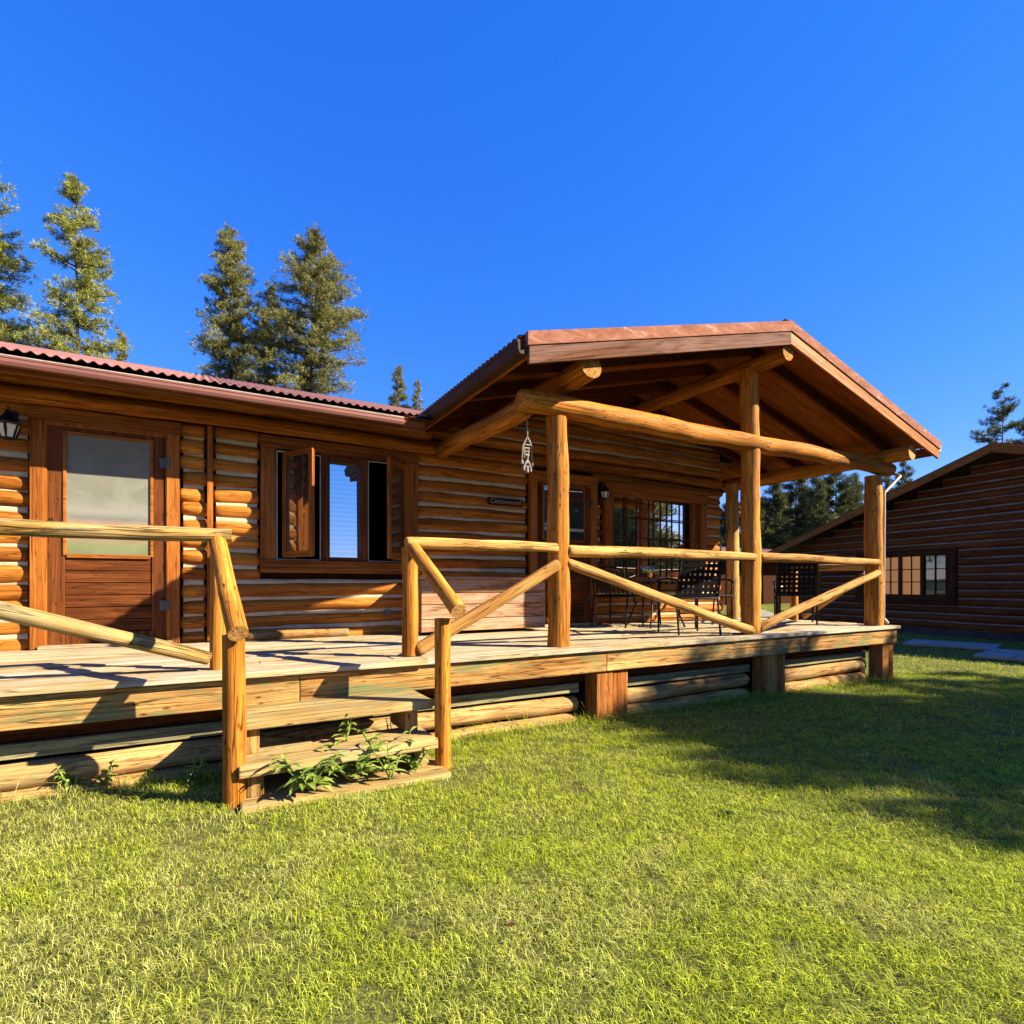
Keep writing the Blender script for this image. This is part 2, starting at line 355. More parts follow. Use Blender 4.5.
# porch gable underside at the wall: z = 3.06 - .262*|x-5.34|
def gable_top(x): return 3.02-.262*abs(x-5.34)
zc = .035; i = 0
while zc < 3.1:
    lo, hi = XL, XR
    if zc > 2.16:
        half = (3.19-zc)/.262
        lo, hi = max(5.34-half, 1.95), min(5.34+half, XR)
        if hi-lo < .4: break
    cuts = [(lo, hi)]
    for (a, b, z0, z1) in openings:
        if zc > z0-.03 and zc < z1+.03:
            nc = []
            for (c0, c1) in cuts:
                if b <= c0 or a >= c1: nc.append((c0, c1)); continue
                if a-c0 > .05: nc.append((c0, a))
                if c1-b > .05: nc.append((b, c1))
            cuts = nc
    for (c0, c1) in cuts:
        L = c1-c0
        r = .074+rng.uniform(-.008,.006)
        g0 = .012 if c0 == lo else rng.uniform(.001,.010); g1 = .0 if c1 == hi else rng.uniform(.001,.010)
        rr1 = r+rng.uniform(-.006,.006)
        bigtop = 0
        if c1 == XR: g1 = rng.uniform(-.05, .04)
        wl.log((c0+g0, YC, zc+rng.uniform(-.004,.004)), (c1-g1, YC+rng.uniform(-.006,.006), zc+rng.uniform(-.004,.004)), r, rr1, wob=.0075, seg=16)
        # chinking strip above, slightly hollow
        x0, x1 = c0+.028, c1-.028
        n = max(2, int((x1-x0)/.15)); vs=[]; fs=[]
        for q in range(n+1):
            x = x0+(x1-x0)*q/n
            w = .003*math.sin(x*7+i*2)+.002*math.sin(x*19+i)
            for (dy, dz) in ((-.030,-.036),(-.040,-.022),(-.043,.004),(-.036,.022),(-.02,.036)):
                vs.append((x, YC+dy+w, zc+PITCH/2+dz+w))
        for q in range(n):
            for k in range(4):
                fs.append((q*5+k, (q+1)*5+k, (q+1)*5+k+1, q*5+k+1))
        if zc < 1.98 or zc>2.2: ck.add(vs, vs, fs, .5, 0, True)
    zc += PITCH*(1+rng.uniform(-.02,.02)) if zc < 1.9 or zc > 2.1 else PITCH*.93
    i += 1
wl.build('wall', M['walllog'], cabin)
tag(ck.build('chinking', M['chink'], cabin), 'pale mortar strips between the wall logs')
# top plate logs under the eave
m = MB()
m.log((XL,5.985,2.155),(2.35,5.985,2.15),.078,.074,wob=.006,caps=('flat','round'))
m.log((XL,6.0,2.30),(2.3,6.0,2.30),.075,.075,wob=.006,caps=('flat','round'))
m.build('plate_log', M['walllog'], cabin)
# backing behind the logs with room niche
m = MB()
m.box(XL, .60, 6.135, 6.2, -.7, 2.4); m.box(2.03, XR-.05, 6.135, 6.2, -.7, 2.2)
m.box(.60, 2.03, 6.135, 6.2, -.7, .74); m.box(.60, 2.03, 6.135, 6.2, 1.99, 2.4)
m.box(1.10, 1.52, 6.135, 6.2, .741, 1.989)
_g=[(XR-.05,2.2),(XR-.05,2.48),(5.34,3.0),(2.4,2.24),(2.4,2.2)]
vs=[(x,y,z) for y in (6.136,6.19) for x,z in _g]
m.add(vs,vs,[(4,3,2,1,0),(5,6,7,8,9),(0,1,6,5),(1,2,7,6),(2,3,8,7)],.5)
m.build('wall_backing', M['backing'], cabin)
m = MB()
m.box(XR-.05, XR+.02, 6.15, 12.6, -.7, 2.4); m.box(XL, XR, 12.5, 12.6, -.7, 2.4); m.box(XL-.1,XL,6.1,12.6,-.7,2.4)
m.build('rear_wall', M['darklog'], cabin)
m = MB()
m.box(.2, 2.4, 7.6, 7.65, .2, 2.3); m.box(.15,.2,6.2,7.65,.2,2.3); m.box(2.4,2.45,6.2,7.65,.2,2.3); m.box(.15,2.45,6.2,7.65,.15,.2)
m.build('room_interior', M['room'], cabin)
# joint cover strip
one('cover_strip', M['casing'], cabin, (.02,.07, 5.99,6.03, .01,2.08), axis=2)

# doors -------------------------------------------------------------
def door(x0, x1, ztop, gx0, gx1, gz0, gz1, glassmat, hinge_side, lab, split=None):
    d = one('door', M['dooredge'], cabin, (x0+.10, gx0, 6.005, 6.045, .03, ztop-.15), (gx1, x1-.10, 6.0055, 6.045, .03, ztop-.15),
            (gx0, gx1, 6.006, 6.045, gz1, ztop-.15), (gx0, gx1, 6.0065, 6.045, .03, .13), axis=2)
    tag(d, lab)
    m = MB(); z = .135; n = 6; h = (gz0-.035-z)/n
    for k in range(n): m.box(gx0, gx1, 6.014+rng.uniform(0,.004), 6.05, z+k*h+.003, z+(k+1)*h-.003)
    m.build('door_panel', M['dooredge'], d, .003)
    one('glazing_bead', M['trim'], d, (gx0-.012,gx0+.012,5.994,6.02,gz0-.015,gz1+.012),(gx1-.012,gx1+.012,5.9945,6.02,gz0-.015,gz1+.012),
        (gx0+.012,gx1-.012,5.995,6.02,gz1-.012,gz1+.012),(gx0+.012,gx1-.012,5.9935,6.02,gz0-.035,gz0+.0))
    one('door_glass', glassmat, d, (gx0+.012,gx1-.012,6.012,6.03,gz0,gz1-.012), bev=0)
    cz = ztop
    fr = one('door_frame', M['trim'], cabin, (x0-.01, x1+.01, 5.983, 6.06, cz-.12, cz))
    for _b in ((x0, x0+.105, 5.985, 6.06, -.0, cz-.1201), (x1-.105, x1, 5.985, 6.06, 0, cz-.1201)): one('side_casing', M['casing'], fr, _b, axis=2)
    one('jamb', M['trim'], fr, (x0+.105, x0+.112, 5.99,6.06,0,cz-.13),(x1-.112,x1-.105,5.99,6.06,0,cz-.13),(x0+.105,x1-.105,5.991,6.06,cz-.15,cz-.1201), axis=2)
    one('threshold', M['deck'], fr, (x0+.06, x1-.06, 5.93, 6.06, .002, .032))
    hx = (x1-.115) if hinge_side > 0 else (x0+.115)
    for hz in (.36, 1.68):
        one('hinge', M['hinge'], d, (hx-.045,hx-.006,5.992,6.006,hz-.045,hz+.045),(hx+.006,hx+.036,5.978,5.99,hz-.045,hz+.045),(hx-.006,hx+.006,5.972,5.99,hz-.05,hz+.05), bev=.002)
    hx = (x0+.14) if hinge_side > 0 else (x1-.14)
    m = MB(); m.log((hx,5.955,.99),(hx,5.955,1.12),.009,caps=('round','round'),wob=0,seg=8,knob=0); m.log((hx,5.955,1.0),(hx,6.01,1.0),.007,wob=0,seg=8,knob=0); m.log((hx,5.955,1.11),(hx,6.01,1.11),.007,wob=0,seg=8,knob=0)
    m.build('handle', M['black'], d)
    return d
door(-1.285,-.205,2.07,-1.055,-.425,.82,1.87,M['screen'],1,'brown plank door with a tall pale screened pane')
d2 = door(3.655,4.745,2.04,3.86,4.53,1.16,1.87,M['glassdim'],1,'shaded brown door with a dark upper pane')
one('middle_rail', M['cream'], d2, (3.875,4.515,6.0,6.012,1.27,1.31), bev=.002)

# window with open casements ------------------------------------------
w = one('window', M['trim'], cabin, (.485,2.145,5.983,6.05,1.935,2.06))
for _b in ((.49,.63,5.985,6.05,.80,1.935), (1.995,2.14,5.985,6.05,.80,1.935)): one('side_casing', M['trim'], w, _b, axis=2)
tag(w, 'wide brown window with two casements swung open either side of a fixed pane')
one('sill', M['trim'], w, (.485,2.145,5.96,6.05,.675,.80))
for _b in ((1.075,1.16,5.99,6.10,.80,1.935),(1.475,1.56,5.99,6.10,.80,1.935)): one('mullion', M['dooredge'], w, _b, axis=2)
for _b in ((1.16,1.475,5.992,6.09,1.86,1.935),(1.16,1.475,5.992,6.09,.80,.845)): one('pane_rail', M['dooredge'], w, _b)
m=MB(); m.obox(Vector((1.3175,6.05,1.3525)),(.315,.006,1.015),Matrix.Rotation(.033,3,'Z')@Matrix.Rotation(-.014,3,'X')); m.build('pane', M['glass'], w)
def frame_lines(x0,x1,z0,z1,y):
    m = MB(); t=.012
    m.box(x0,x0+t,y,y+.02,z0,z1); m.box(x1-t,x1,y,y+.02,z0,z1); m.box(x0+t,x1-t,y+.001,y+.02,z0,z0+t); m.box(x0+t,x1-t,y+.001,y+.02,z1-t,z1)
    return m.build('screen_frame', M['cream'], w, .002)
frame_lines(.635,1.07,.805,1.92,5.998); frame_lines(1.565,1.99,.805,1.92,5.998)
def sash(hx, hy, ex, ey, z0, z1, lab):
    a = Vector((hx,hy,0)); b = Vector((ex,ey,0)); u = (b-a); L = u.length; u.normalize(); n = Vector((-u.y,u.x,0))
    rot = Matrix((u,n,Vector((0,0,1)))).transposed()
    m = MB(); t=.032; st=.05
    def bx(l0,l1,za,zb,th,mi=0): m.obox(a+u*((l0+l1)/2)+Vector((0,0,(za+zb)/2)), (l1-l0,th,zb-za), rot, None, 2 if zb-za>l1-l0 else 0, mi)
    bx(0,st,z0,z1,t); bx(L-st,L,z0,z1,t+.002); bx(st,L-st,z0,z0+st+.01,t-.001); bx(st,L-st,z1-st,z1,t-.001)
    s = m.build('sash', M['trim'], w, .003); tag(s, lab)
    m = MB(); bx(st,L-st,z0+st,z1-st,.008); m.build('pane', M['glassash'], s)
    m = MB(); m.log(a+u*.1+Vector((0,0,z0+.0)), Vector((hx+(ex-hx)*.5, hy+.0, z0)), .006, wob=0, seg=6, knob=0); m.build('stay_arm', M['hinge'], s)
    return s
sash(.70,5.985,.93,5.62,.83,1.90,'left casement sash swung outward')
sash(1.985,5.985,1.685,5.635,.83,1.90,'right casement sash swung outward')

# big grid window -------------------------------------------------------
w2 = one('window', M['trim'], cabin, (4.87,6.93,5.95,6.06,.47,.56))
for _b in ((4.88,5.03,5.975,6.07,.561,1.82),(6.775,6.925,5.975,6.07,.561,1.82),(6.625,6.7745,6.02,6.07,.561,1.82)): one('side_casing', M['trim'], w2, _b, axis=2)
tag(w2, 'large dark window divided by thin bars into a grid')
# scalloped head board
m = MB(); vs=[]; pts=[]
x0,x1 = 4.86,6.94
prof = [(x0,1.9),(x0+.02,1.83),(x0+.08,1.80),(x0+.15,1.82),(x1-.15,1.82),(x1-.08,1.80),(x1-.02,1.83),(x1,1.9),(x1,2.0),(x0,2.0)]
for y in (5.955,6.06):
    for (x,z) in prof: vs.append((x,y,z))
n=len(prof); fs=[tuple(range(n)),tuple(range(2*n-1,n-1,-1))]+[(k,n+k,n+(k+1)%n,(k+1)%n) for k in range(n)]
m.add(vs,[(v[0]+3,v[2]*1.0,v[1]) for v in vs],[f[::-1] for f in fs],.6); m.build('head_casing', M['trim'], w2, .004)
m=MB(); m.obox(Vector((5.8275,6.078,1.19)),(1.60,.006,1.26),Matrix.Rotation(.046,3,'Z')); m.build('pane', M['glassdark'], w2)
m = MB()
for k in range(1,6):
    x = 5.03+(6.625-5.03)*k/6; m.box(x-.009,x+.009,6.015,6.035,.56,1.82,axis=2)
for z in (1.53,1.24,.92): m.box(5.03,6.625,6.016,6.0345,z-.008,z+.008)
m.build('muntin', M['dooredge'], w2)

# main roof ------------------------------------------------------------
SL = .345
def corrugated(xa, xb, y0, z0, y1, z1, period=.076, amp=.011, thick=.004):
    n = int((xb-xa)/period*8); v=[]; f=[]
    for k in range(n+1):
        x = xa+(xb-xa)*k/n; dz = amp*math.cos(2*math.pi*x/period)
        v += [(x,y0,z0+dz),(x,y1,z1+dz),(x,y0,z0+dz-thick),(x,y1,z1+dz-thick)]
    for k in range(n):
        a=k*4; b=a+4
        f += [(a,b,b+1,a+1),(a+2,a+3,b+3,b+2),(a,a+2,b+2,b)]
    return v,f
ROOFY = 5.34
YR = 9.2
m = MB()
v,f = corrugated(XL-.3, 2.0, ROOFY, 2.300, 6.05, 2.300+SL*.71); m.add(v,v,f,.5,0,True)
v,f = corrugated(XL-.3, 7.75, 6.0, 2.300+SL*.66, YR, 2.300+SL*(YR-ROOFY)); m.add(v,v,f,.5,0,True)
v,f = corrugated(XL-.3, 7.75, YR+3.9+.0, 2.300, YR, 2.300+SL*(YR-ROOFY)); m.add(v,v,f,.5,0,True)
roof = m.build('roof', M['redmetal'], cabin)
tag(roof,'faded red corrugated metal roof')
m = MB(); th=math.atan(SL)
m.board((XL-.28, (ROOFY+6.2)/2, 2.255+SL*.4),(2.1,(ROOFY+6.2)/2,2.255+SL*.4),.84,.02,up=(0,math.cos(th),math.sin(th)))
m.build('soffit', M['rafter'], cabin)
m = MB(); m.board((XL-.28,ROOFY+.06,2.19),(2.0,ROOFY+.06,2.19),.11,.025); m.build('eave_board', M['trim'], cabin, .003)
# gutter: open box profile
def gutter(p0, p1, out, mat, parent, name='gutter', h=.085, w=.085):
    p0=Vector(p0); p1=Vector(p1); o=Vector(out); m=MB()
    prof=[(0.0,h),(0.0,0.0),(w*.75,0.0),(w*.92,h*.35),(w*.92,h*.72),(w,h*.8),(w,h),(w-.012,h),(w-.012,h-.008)]
    t=.003; vs=[]; fs=[]
    for e,p in enumerate((p0,p1)):
        for (a,b) in prof: vs.append(tuple(p+o*a+Vector((0,0,b))))
    n=len(prof)
    for k in range(n-1): fs.append((k,k+1,n+k+1,n+k))
    m.add(vs,vs,fs,.5)
    ends=[]
    for e in (0,1):
        m.add([vs[e*n+k] for k in (0,1,2,3,4,5,6)],[(0,0,0)]*7,[tuple(range(7))],.5)
    g=m.build(name,mat,parent); s=g.modifiers.new('s','SOLIDIFY'); s.thickness=.003
    return g
gutter((XL-.3,ROOFY+.035,2.175),(1.75,ROOFY+.035,2.175),(0,-1,0),M['gutter'],cabin,h=.062,w=.065)
m=MB(); m.log((XL-.3,ROOFY-.03,2.238),(1.75,ROOFY-.03,2.238),.005,wob=0,seg=6,knob=0,step=2); m.build('gutter_lip',M['cream'],cabin)

# ------------------------------------------------------------------ porch canopy
porch = empty('gabled_porch_canopy', (5.34, 3.6, 0), 'open gabled porch roof on round honey coloured log posts', 'porch')
YF = 3.52; XE0, XE1, XM = 2.14, 8.54, 5.34; ZE, ZT = 2.45, 3.29
sl = (ZT-ZE)/(XM-XE0)
def rz(x): return ZT-sl*abs(x-XM)
def slopeboard(m, y0, y1, side, zoff_top, zoff_bot, xin=0.0, xout=0.0, rnd=.5, mi=0):
    xa, xb = (XE0-xout, XM-xin) if side < 0 else (XM+xin, XE1+xout)
    vs=[]
    for x in (xa,xb):
        z = ZT-sl*abs(x-XM)
        for y in (y0,y1):
            for dz in (zoff_bot,zoff_top): vs.append((x,y,z+dz))
    sd=rng.random()*50
    gs=[(v[0]+sd,v[2]+sl*abs(v[0]-XM),v[1]) for v in vs]
    m.add(vs,gs,[(0,1,3,2),(4,6,7,5),(0,4,5,1),(2,3,7,6),(0,2,6,4),(1,5,7,3)],rnd,mi)
# posts
PX = [2.755, 5.37, 7.94]
for k,x in enumerate(PX):
    m = MB(); top = (2.04,2.96,2.03)[k]; r = (.10,.105,.112)[k]
    m.log((x,4.03,.0),(x+(-.03,-.01,-.02)[k],4.03,top),r,r*.93,caps=('flat','flat'),wob=.008,seg=22,endmi=0,knob=1.2,step=.08)
    p = m.build('post', [M['postlog'],M['endgrain']], porch)
    tag(p, ('left front post','tall centre post reaching the ridge log','right front post with a downspout')[k])
m = MB(); m.log((7.53,5.98,0),(7.53,5.98,2.2),.10,.10,caps=('flat','flat'),wob=.006,seg=18); m.build('post', M['raillog'], porch)['label']='pale rear post at the wall corner'
m = MB(); m.log((2.31,3.99,2.115),(8.28,3.99,2.15),.096,.094,caps=('round','round'),wob=.007,seg=22,knob=1.2,bend=.012,step=.08); m.build('tie_beam', M['postlog'], porch)
m = MB(); m.log((XM+.02,3.57,3.015),(XM+.02,7.3,3.015),.088,.09,caps=('flat','round'),wob=.006,endmi=1,seg=18); m.build('ridge_log', [M['postlog'],M['endgrain']], porch)
m = MB(); m.log((2.80,3.60,2.36),(2.80,6.3,2.36),.10,.10,caps=('flat','round'),wob=.006,endmi=1,seg=18); m.build('purlin', [M['postlog'],M['endgrain']], porch)
m = MB(); m.log((8.02,3.60,2.28),(7.92,6.5,2.28),.095,.10,caps=('flat','round'),wob=.006,endmi=1,seg=18); m.build('purlin', [M['postlog'],M['endgrain']], porch)
m = MB(); m.log((2.46,4.06,2.11),(2.42,6.05,2.12),.095,.09,caps=('round','round'),wob=.008,seg=18); m.build('plate_log', M['postlog'], porch)
# sheathing, rafters, fascia, flashing, corrugated sheets
for side in (-1,1):
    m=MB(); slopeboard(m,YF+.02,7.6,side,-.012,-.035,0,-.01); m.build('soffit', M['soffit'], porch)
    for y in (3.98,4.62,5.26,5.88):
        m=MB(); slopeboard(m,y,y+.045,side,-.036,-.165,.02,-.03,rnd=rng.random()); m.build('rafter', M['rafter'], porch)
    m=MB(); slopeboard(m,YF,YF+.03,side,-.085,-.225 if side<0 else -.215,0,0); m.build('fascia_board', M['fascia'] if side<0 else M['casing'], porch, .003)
    m=MB(); slopeboard(m,YF-.012,YF+.04,side,.02,-.087,0,.02); m.build('flashing', M['flash'], porch, .003)
    # corrugations run down the slope, wave along y
    n=int((7.7-YF-.02)/.076*8); vs=[]; fs=[]
    xa = XE0-.07 if side<0 else XE1+.07
    for k in range(n+1):
        y=YF+.02+(7.7-YF-.02)*k/n; dz=.011*math.cos(2*math.pi*y/.076)
        for x in (xa,XM): vs += [(x,y,rz(x)+.004+dz),(x,y,rz(x)+dz)]
    for k in range(n):
        a=k*4; b=a+4; fs += [(a,a+2,b+2,b),(a+1,b+1,b+3,a+3),(a,b,b+1,a+1)]
    m=MB(); m.add(vs,vs,fs,.5,0,True); m.build('roof_sheet', M['redmetal'], porch)
    xo = XE0 if side<0 else XE1
    gutter((xo-.0*side,YF+.03,ZE-.150),(xo,6.1 if side<0 else 7.4,ZE-.150),(side,0,0),M['brownmetal'],porch,h=.105,w=.09)
    m=MB(); m.board((xo-side*.015,YF+.03,ZE-.105),(xo-side*.015,6.2,ZE-.105),.12,.02); m.build('eave_board', M['trim'], porch,.003)
m=MB(); m.box(XM-.09,XM+.09,YF-.005,7.6,ZT+.012,ZT+.022,axis=1); m.build('ridge_cap', M['brownmetal'], porch,.004)
one('gutter_end_cap', M['whitemetal'], porch, (XE1+.002,XE1+.092,YF+.012,YF+.027,ZE-.115,ZE-.02), bev=.003)
m=MB()
dp=[(8.62,4.4,2.31),(8.42,3.93,2.06),(8.065,3.965,1.80),(8.055,3.97,.09),(8.10,3.93,.02)]
for a_,b_ in zip(dp[:-1],dp[1:]): m.log(a_,b_,.021,wob=0,seg=12,knob=0)
m.build('downspout', M['whitemetal'], porch)

# ------------------------------------------------------------------ deck
deck = empty('wooden_deck', (1.5, 5, -.6), 'raised plank deck with a weathered rim board along the cabin front', 'deck')
m = MB(); YD=3.80; bw=.142; k=0; y=YD
while y < 6.03:
    x=-6.0-rng.random(); first=(k==0)
    joints=[1.43] if first else []
    edges=[x]
    while edges[-1]<8.1:
        edges.append(min(8.17, edges[-1]+rng.uniform(2.8,4.4)))
    if first: edges=[-6,-2.2,1.43,4.9,8.17]
    for a,b in zip(edges[:-1],edges[1:]):
        dy = rng.uniform(-.004,.004)-(.018 if first and a<1.4 else 0)
        m.box(a+.002,b-.002,y+dy+.006,min(y+bw-.006,6.08),-.04+rng.uniform(-.002,.002),rng.uniform(-.006,.003))
    y+=bw; k+=1
m.build('decking', M['deck'], deck, .005)
m=MB(); ed=[-6,-2.7,.55,3.15,6.0,8.14]
for a,b in zip(ed[:-1],ed[1:]): m.box(a+.002,b-.002,3.84+rng.uniform(-.002,.004),3.885,-.228,-.048)
m.box(8.10,8.14,3.89,6.1,-.225,-.048,axis=1)
m.build('rim_board', M['rim'], deck, .006)
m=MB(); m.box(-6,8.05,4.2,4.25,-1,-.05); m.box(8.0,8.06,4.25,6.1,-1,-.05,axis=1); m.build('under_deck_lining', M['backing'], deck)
blocks=[(-2.35,-1.98),(3.06,3.43),(5.43,5.78),(7.84,8.13)]
m=MB(); bays=[(-6,-2.45),(-1.9,2.98),(3.50,5.36),(5.83,7.74)]
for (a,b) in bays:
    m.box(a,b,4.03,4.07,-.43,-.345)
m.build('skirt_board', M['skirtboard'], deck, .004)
m=MB()
for (a,b) in bays:
    m.log((a,4.08,-.525),(b+rng.uniform(-.03,.03),4.08,-.53),.079,.073,wob=.006,seg=18)
    m.log((a,4.06,-.69),(b-.05+rng.uniform(-.05,.03),4.06,-.70),.085,.078,wob=.006,seg=18)
m.build('skirt_log', M['skirt'], deck)
for (a,b) in blocks:
    mid=(a+b)/2+rng.uniform(-.02,.03); m=MB()
    m.box(a,mid-.003,3.87,4.05,-.80,-.229,axis=2); m.box(mid+.003,b,3.88,4.05,-.80,-.229,axis=2)
    m.build('support_block', M['block'], deck, .006)
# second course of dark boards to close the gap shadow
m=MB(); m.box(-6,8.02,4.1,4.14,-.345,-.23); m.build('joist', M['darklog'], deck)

# steps -----------------------------------------------------------------
steps = empty('porch_steps', (.75,3.5,-.64), 'short flight of worn plank steps from lawn to deck', 'steps')
m=MB(); m.box(.165,1.335,3.44,3.83,-.282,-.22); m.build('tread', M['tread'], steps, .008)
m=MB(); m.box(.16,1.305,3.27,3.66,-.50,-.435); m.build('tread', M['tread'], steps, .008)
m=MB(); m.box(.165,1.36,3.18,3.60,-.72,-.632); m.build('ground_board', M['tread'], steps, .012)
m=MB()
for x in (.19,1.16):
    m=MB(); m.box(x,x+.09,3.50,3.82,-.435,-.283,axis=2); m.build('riser_block', M['rim'], steps, .005); m=MB(); m.box(x+.01,x+.10,3.34,3.65,-.632,-.501,axis=2)
    m.build('riser_block', M['rim'], steps, .005)
hr=[]
for (x,top,lab) in ((.137,.27,'left'),(1.372,.33,'right')):
    m=MB(); r=.06 if x<1 else .054
    m.log((x,3.36,GZ(x)-.15),(x,3.36,top),r,r*.96,caps=('flat','flat'),wob=.003,seg=20,knob=.6); m.build('newel_post', [M['postlog'],M['endgrain']], steps)
m=MB(); m.log((.07,4.02,.86),(.155,3.23,.295),.05,.053,caps=('round','flat'),wob=.003,endmi=1,seg=20,knob=.4); m.build('handrail', [M['postlog'],M['endgrain']], steps)
m=MB(); m.log((1.37,4.02,.86),(1.425,3.23,.375),.05,.053,caps=('round','flat'),wob=.003,endmi=1,seg=20,knob=.4); m.build('handrail', [M['postlog'],M['endgrain']], steps)

# railings ----------------------------------------------------------------
G='log railings along the deck edge'
def railing(label, top, diag, posts=(), tm='raillog', dm='raillog'):
    o=empty('deck_railing', (top[0][0],top[0][1],0), label, 'railing', G)
    m=MB(); m.log(top[0],top[1],top[2],top[3],wob=.005,seg=18,knob=.8,caps=top[4] if len(top)>4 else ('round','round')); m.build('top_rail', M[tm], o)
    m=MB(); m.log(diag[0],diag[1],diag[2],diag[3],wob=.004,seg=18,knob=.6); m.build('diagonal_brace', M[dm], o)
    for p in posts:
        m=MB(); m.log((p[0],p[1],0),(p[0],p[1],p[2]),p[3],p[3]*.97,caps=('flat','flat'),wob=.004,seg=18); m.build('railing_post', M['postlog'], o)
    return o
railing('weathered split-pole railing left of the steps', ((-5,3.99,.855),(.16,3.98,.875),.05,.045,('flat','flat')), ((-2.35,3.97,.88),(.03,4.0,.065),.058,.044), [(.075,4.04,.83,.047),(-2.47,4.04,.85,.055)], 'oldrail','oldrail')
railing('railing between the steps and the left front porch post', ((1.33,3.985,.872),(2.70,3.97,.865),.045,.042), ((1.42,4.0,.05),(2.68,3.93,.735),.052,.050), [(1.372,4.04,.84,.062)])
railing('long railing between the left and centre porch posts', ((2.80,3.98,.85),(5.33,3.94,.862),.055,.046), ((2.80,3.98,.74),(5.30,3.95,.04),.046,.052), ())
railing('railing between the centre and right porch posts', ((5.44,3.98,.86),(7.86,3.93,.855),.052,.045), ((5.44,3.99,.05),(7.86,3.93,.72),.052,.046), ())
railing('short shaded railing at the right end of the deck', ((7.95,4.12,.80),(7.95,5.15,.80),.045,.045), ((7.95,4.15,.68),(7.95,5.05,.05),.045,.045), [(7.96,5.2,.84,.055)])

# ------------------------------------------------------------------ things on the cabin
def lamp(x, z, label, s=1.0):
    o=empty('wall_lamp', (x,6.0,z), label, 'lamp')
    m=MB(); 
    def frust(m,z0,r0,z1,r1,n=6,y=5.90,cap=True):
        vs=[(x+r*math.cos(2*math.pi*k/n+.5),y+r*math.sin(2*math.pi*k/n+.5),zz) for zz,r in ((z0,r0),(z1,r1)) for k in range(n)]
        m.add(vs,vs,[(k,(k+1)%n,n+(k+1)%n,n+k) for k in range(n)]+[tuple(range(n))[::-1],tuple(range(n,2*n))],.5)
    frust(m,z+.075*s,.085*s,z+.15*s,.028*s); frust(m,z+.15*s,.02*s,z+.175*s,.02*s,6); frust(m,z+.175*s,.008*s,z+.215*s,.004*s,6)
    m.build('lamp_hood', M['black'], o)
    m=MB(); frust(m,z+.058*s,.10*s,z+.0745*s,.094*s); m.build('lamp_rim', M['hinge'], o)
    m=MB(); frust(m,z-.045*s,.045*s,z+.057*s,.076*s); m.build('lamp_glass', M['glasslit'], o)
    m=MB(); frust(m,z-.062*s,.035*s,z-.046*s,.05*s)
    for k in range(6):
        a=2*math.pi*k/6+.5; m.log((x+.047*s*math.cos(a),5.90+.047*s*math.sin(a),z-.046*s),(x+.08*s*math.cos(a),5.90+.08*s*math.sin(a),z+.058*s),.005,wob=0,seg=6,knob=0)
    m.build('lamp_cage', M['black'], o)
    m=MB(); m.log((x,6.04,z+.10*s),(x,5.93,z+.10*s),.012,wob=0,seg=8,knob=0); m.box(x-.035,x+.035,6.015,6.035,z+.0,z+.2); m.build('bracket', M['black'], o)
lamp(-1.40,1.80,'black carriage lamp with frosted glass left of the plank door')
lamp(4.81,1.78,'small black lamp between the shaded door and the grid window',.8)
# name sign with carved letters
sg=empty('name_sign', (3.29,6.0,1.585), 'small dark wooden name board with pale carved letters on the log wall', 'sign')
m=MB(); m.box(3.05,3.54,5.985,6.02,1.545,1.635); m.build('sign_board', M['backing'], sg, .004)
cu=bpy.data.curves.new('letters','FONT'); cu.body='Cottonwood'; cu.size=.085; cu.extrude=.003; cu.align_x='CENTER'; cu.align_y='CENTER'
_t=bpy.data.objects.new('tmp',cu); C.objects.link(_t); cu.materials.append(M['scrap']); bpy.context.view_layer.update(); _me=bpy.data.meshes.new_from_object(_t.evaluated_get(bpy.context.evaluated_depsgraph_get())); bpy.data.objects.remove(_t); lt=bpy.data.objects.new('lettering',_me); C.objects.link(lt); lt.parent=sg; lt.location=(0.005,-.0185,.005); lt.rotation_euler=(R(90),0,0); lt.scale=(.98,1,1)
one('light_switch_box', M['hinge'], None, (1.76,1.84,6.015,6.045,.20,.265), bev=.004)
tag(bpy.data.objects['light_switch_box'],'small grey outlet box low on the log wall beside the chest','outlet')
# wind chime
ch=empty('wind_chime',(2.47,4.1,1.8),'pale carved wind chime hanging from the porch beam','wind chime')
m=MB(); m.log((2.47,4.1,2.03),(2.47,4.1,1.85),.004,wob=.001,seg=6,knob=0); m.build('cord', M['shell'], ch)
m=MB()
def st(a,b,r=.005): m.log((2.47+a[0],4.1,1.7+a[1]),(2.47+b[0],4.1,1.7+b[1]),r,wob=.0,seg=6,knob=0)
st((0,.15),(-.045,.07)); st((0,.15),(.045,.07)); st((-.045,.07),(-.055,-.06)); st((.045,.07),(.055,-.07)); st((-.03,.08),(.03,.08))
st((-.03,.05),(.02,.05)); st((-.03,.02),(.02,.02)); st((-.03,-.01),(.02,-.01)); st((-.03,.06),(-.03,-.04)); st((.02,.06),(.0,-.05)); st((0,-.05),(-.035,-.11)); st((0,-.05),(.035,-.11)); st((-.04,-.11),(.04,-.11)); st((-.02,-.075),(.02,-.075))
m.build('frame', M['shell'], ch)
for (dx,z0,z1) in ((-.055,-.06,-.095),(.055,-.07,-.105),(-.035,-.115,-.15),(0,-.115,-.165),(.035,-.115,-.155)):
    m=MB(); m.log((2.47+dx,4.1,1.7+z0),(2.47+dx,4.1,1.7+z1),.009,wob=0,seg=8,knob=0); m.build('pendant', M['shell'], ch)
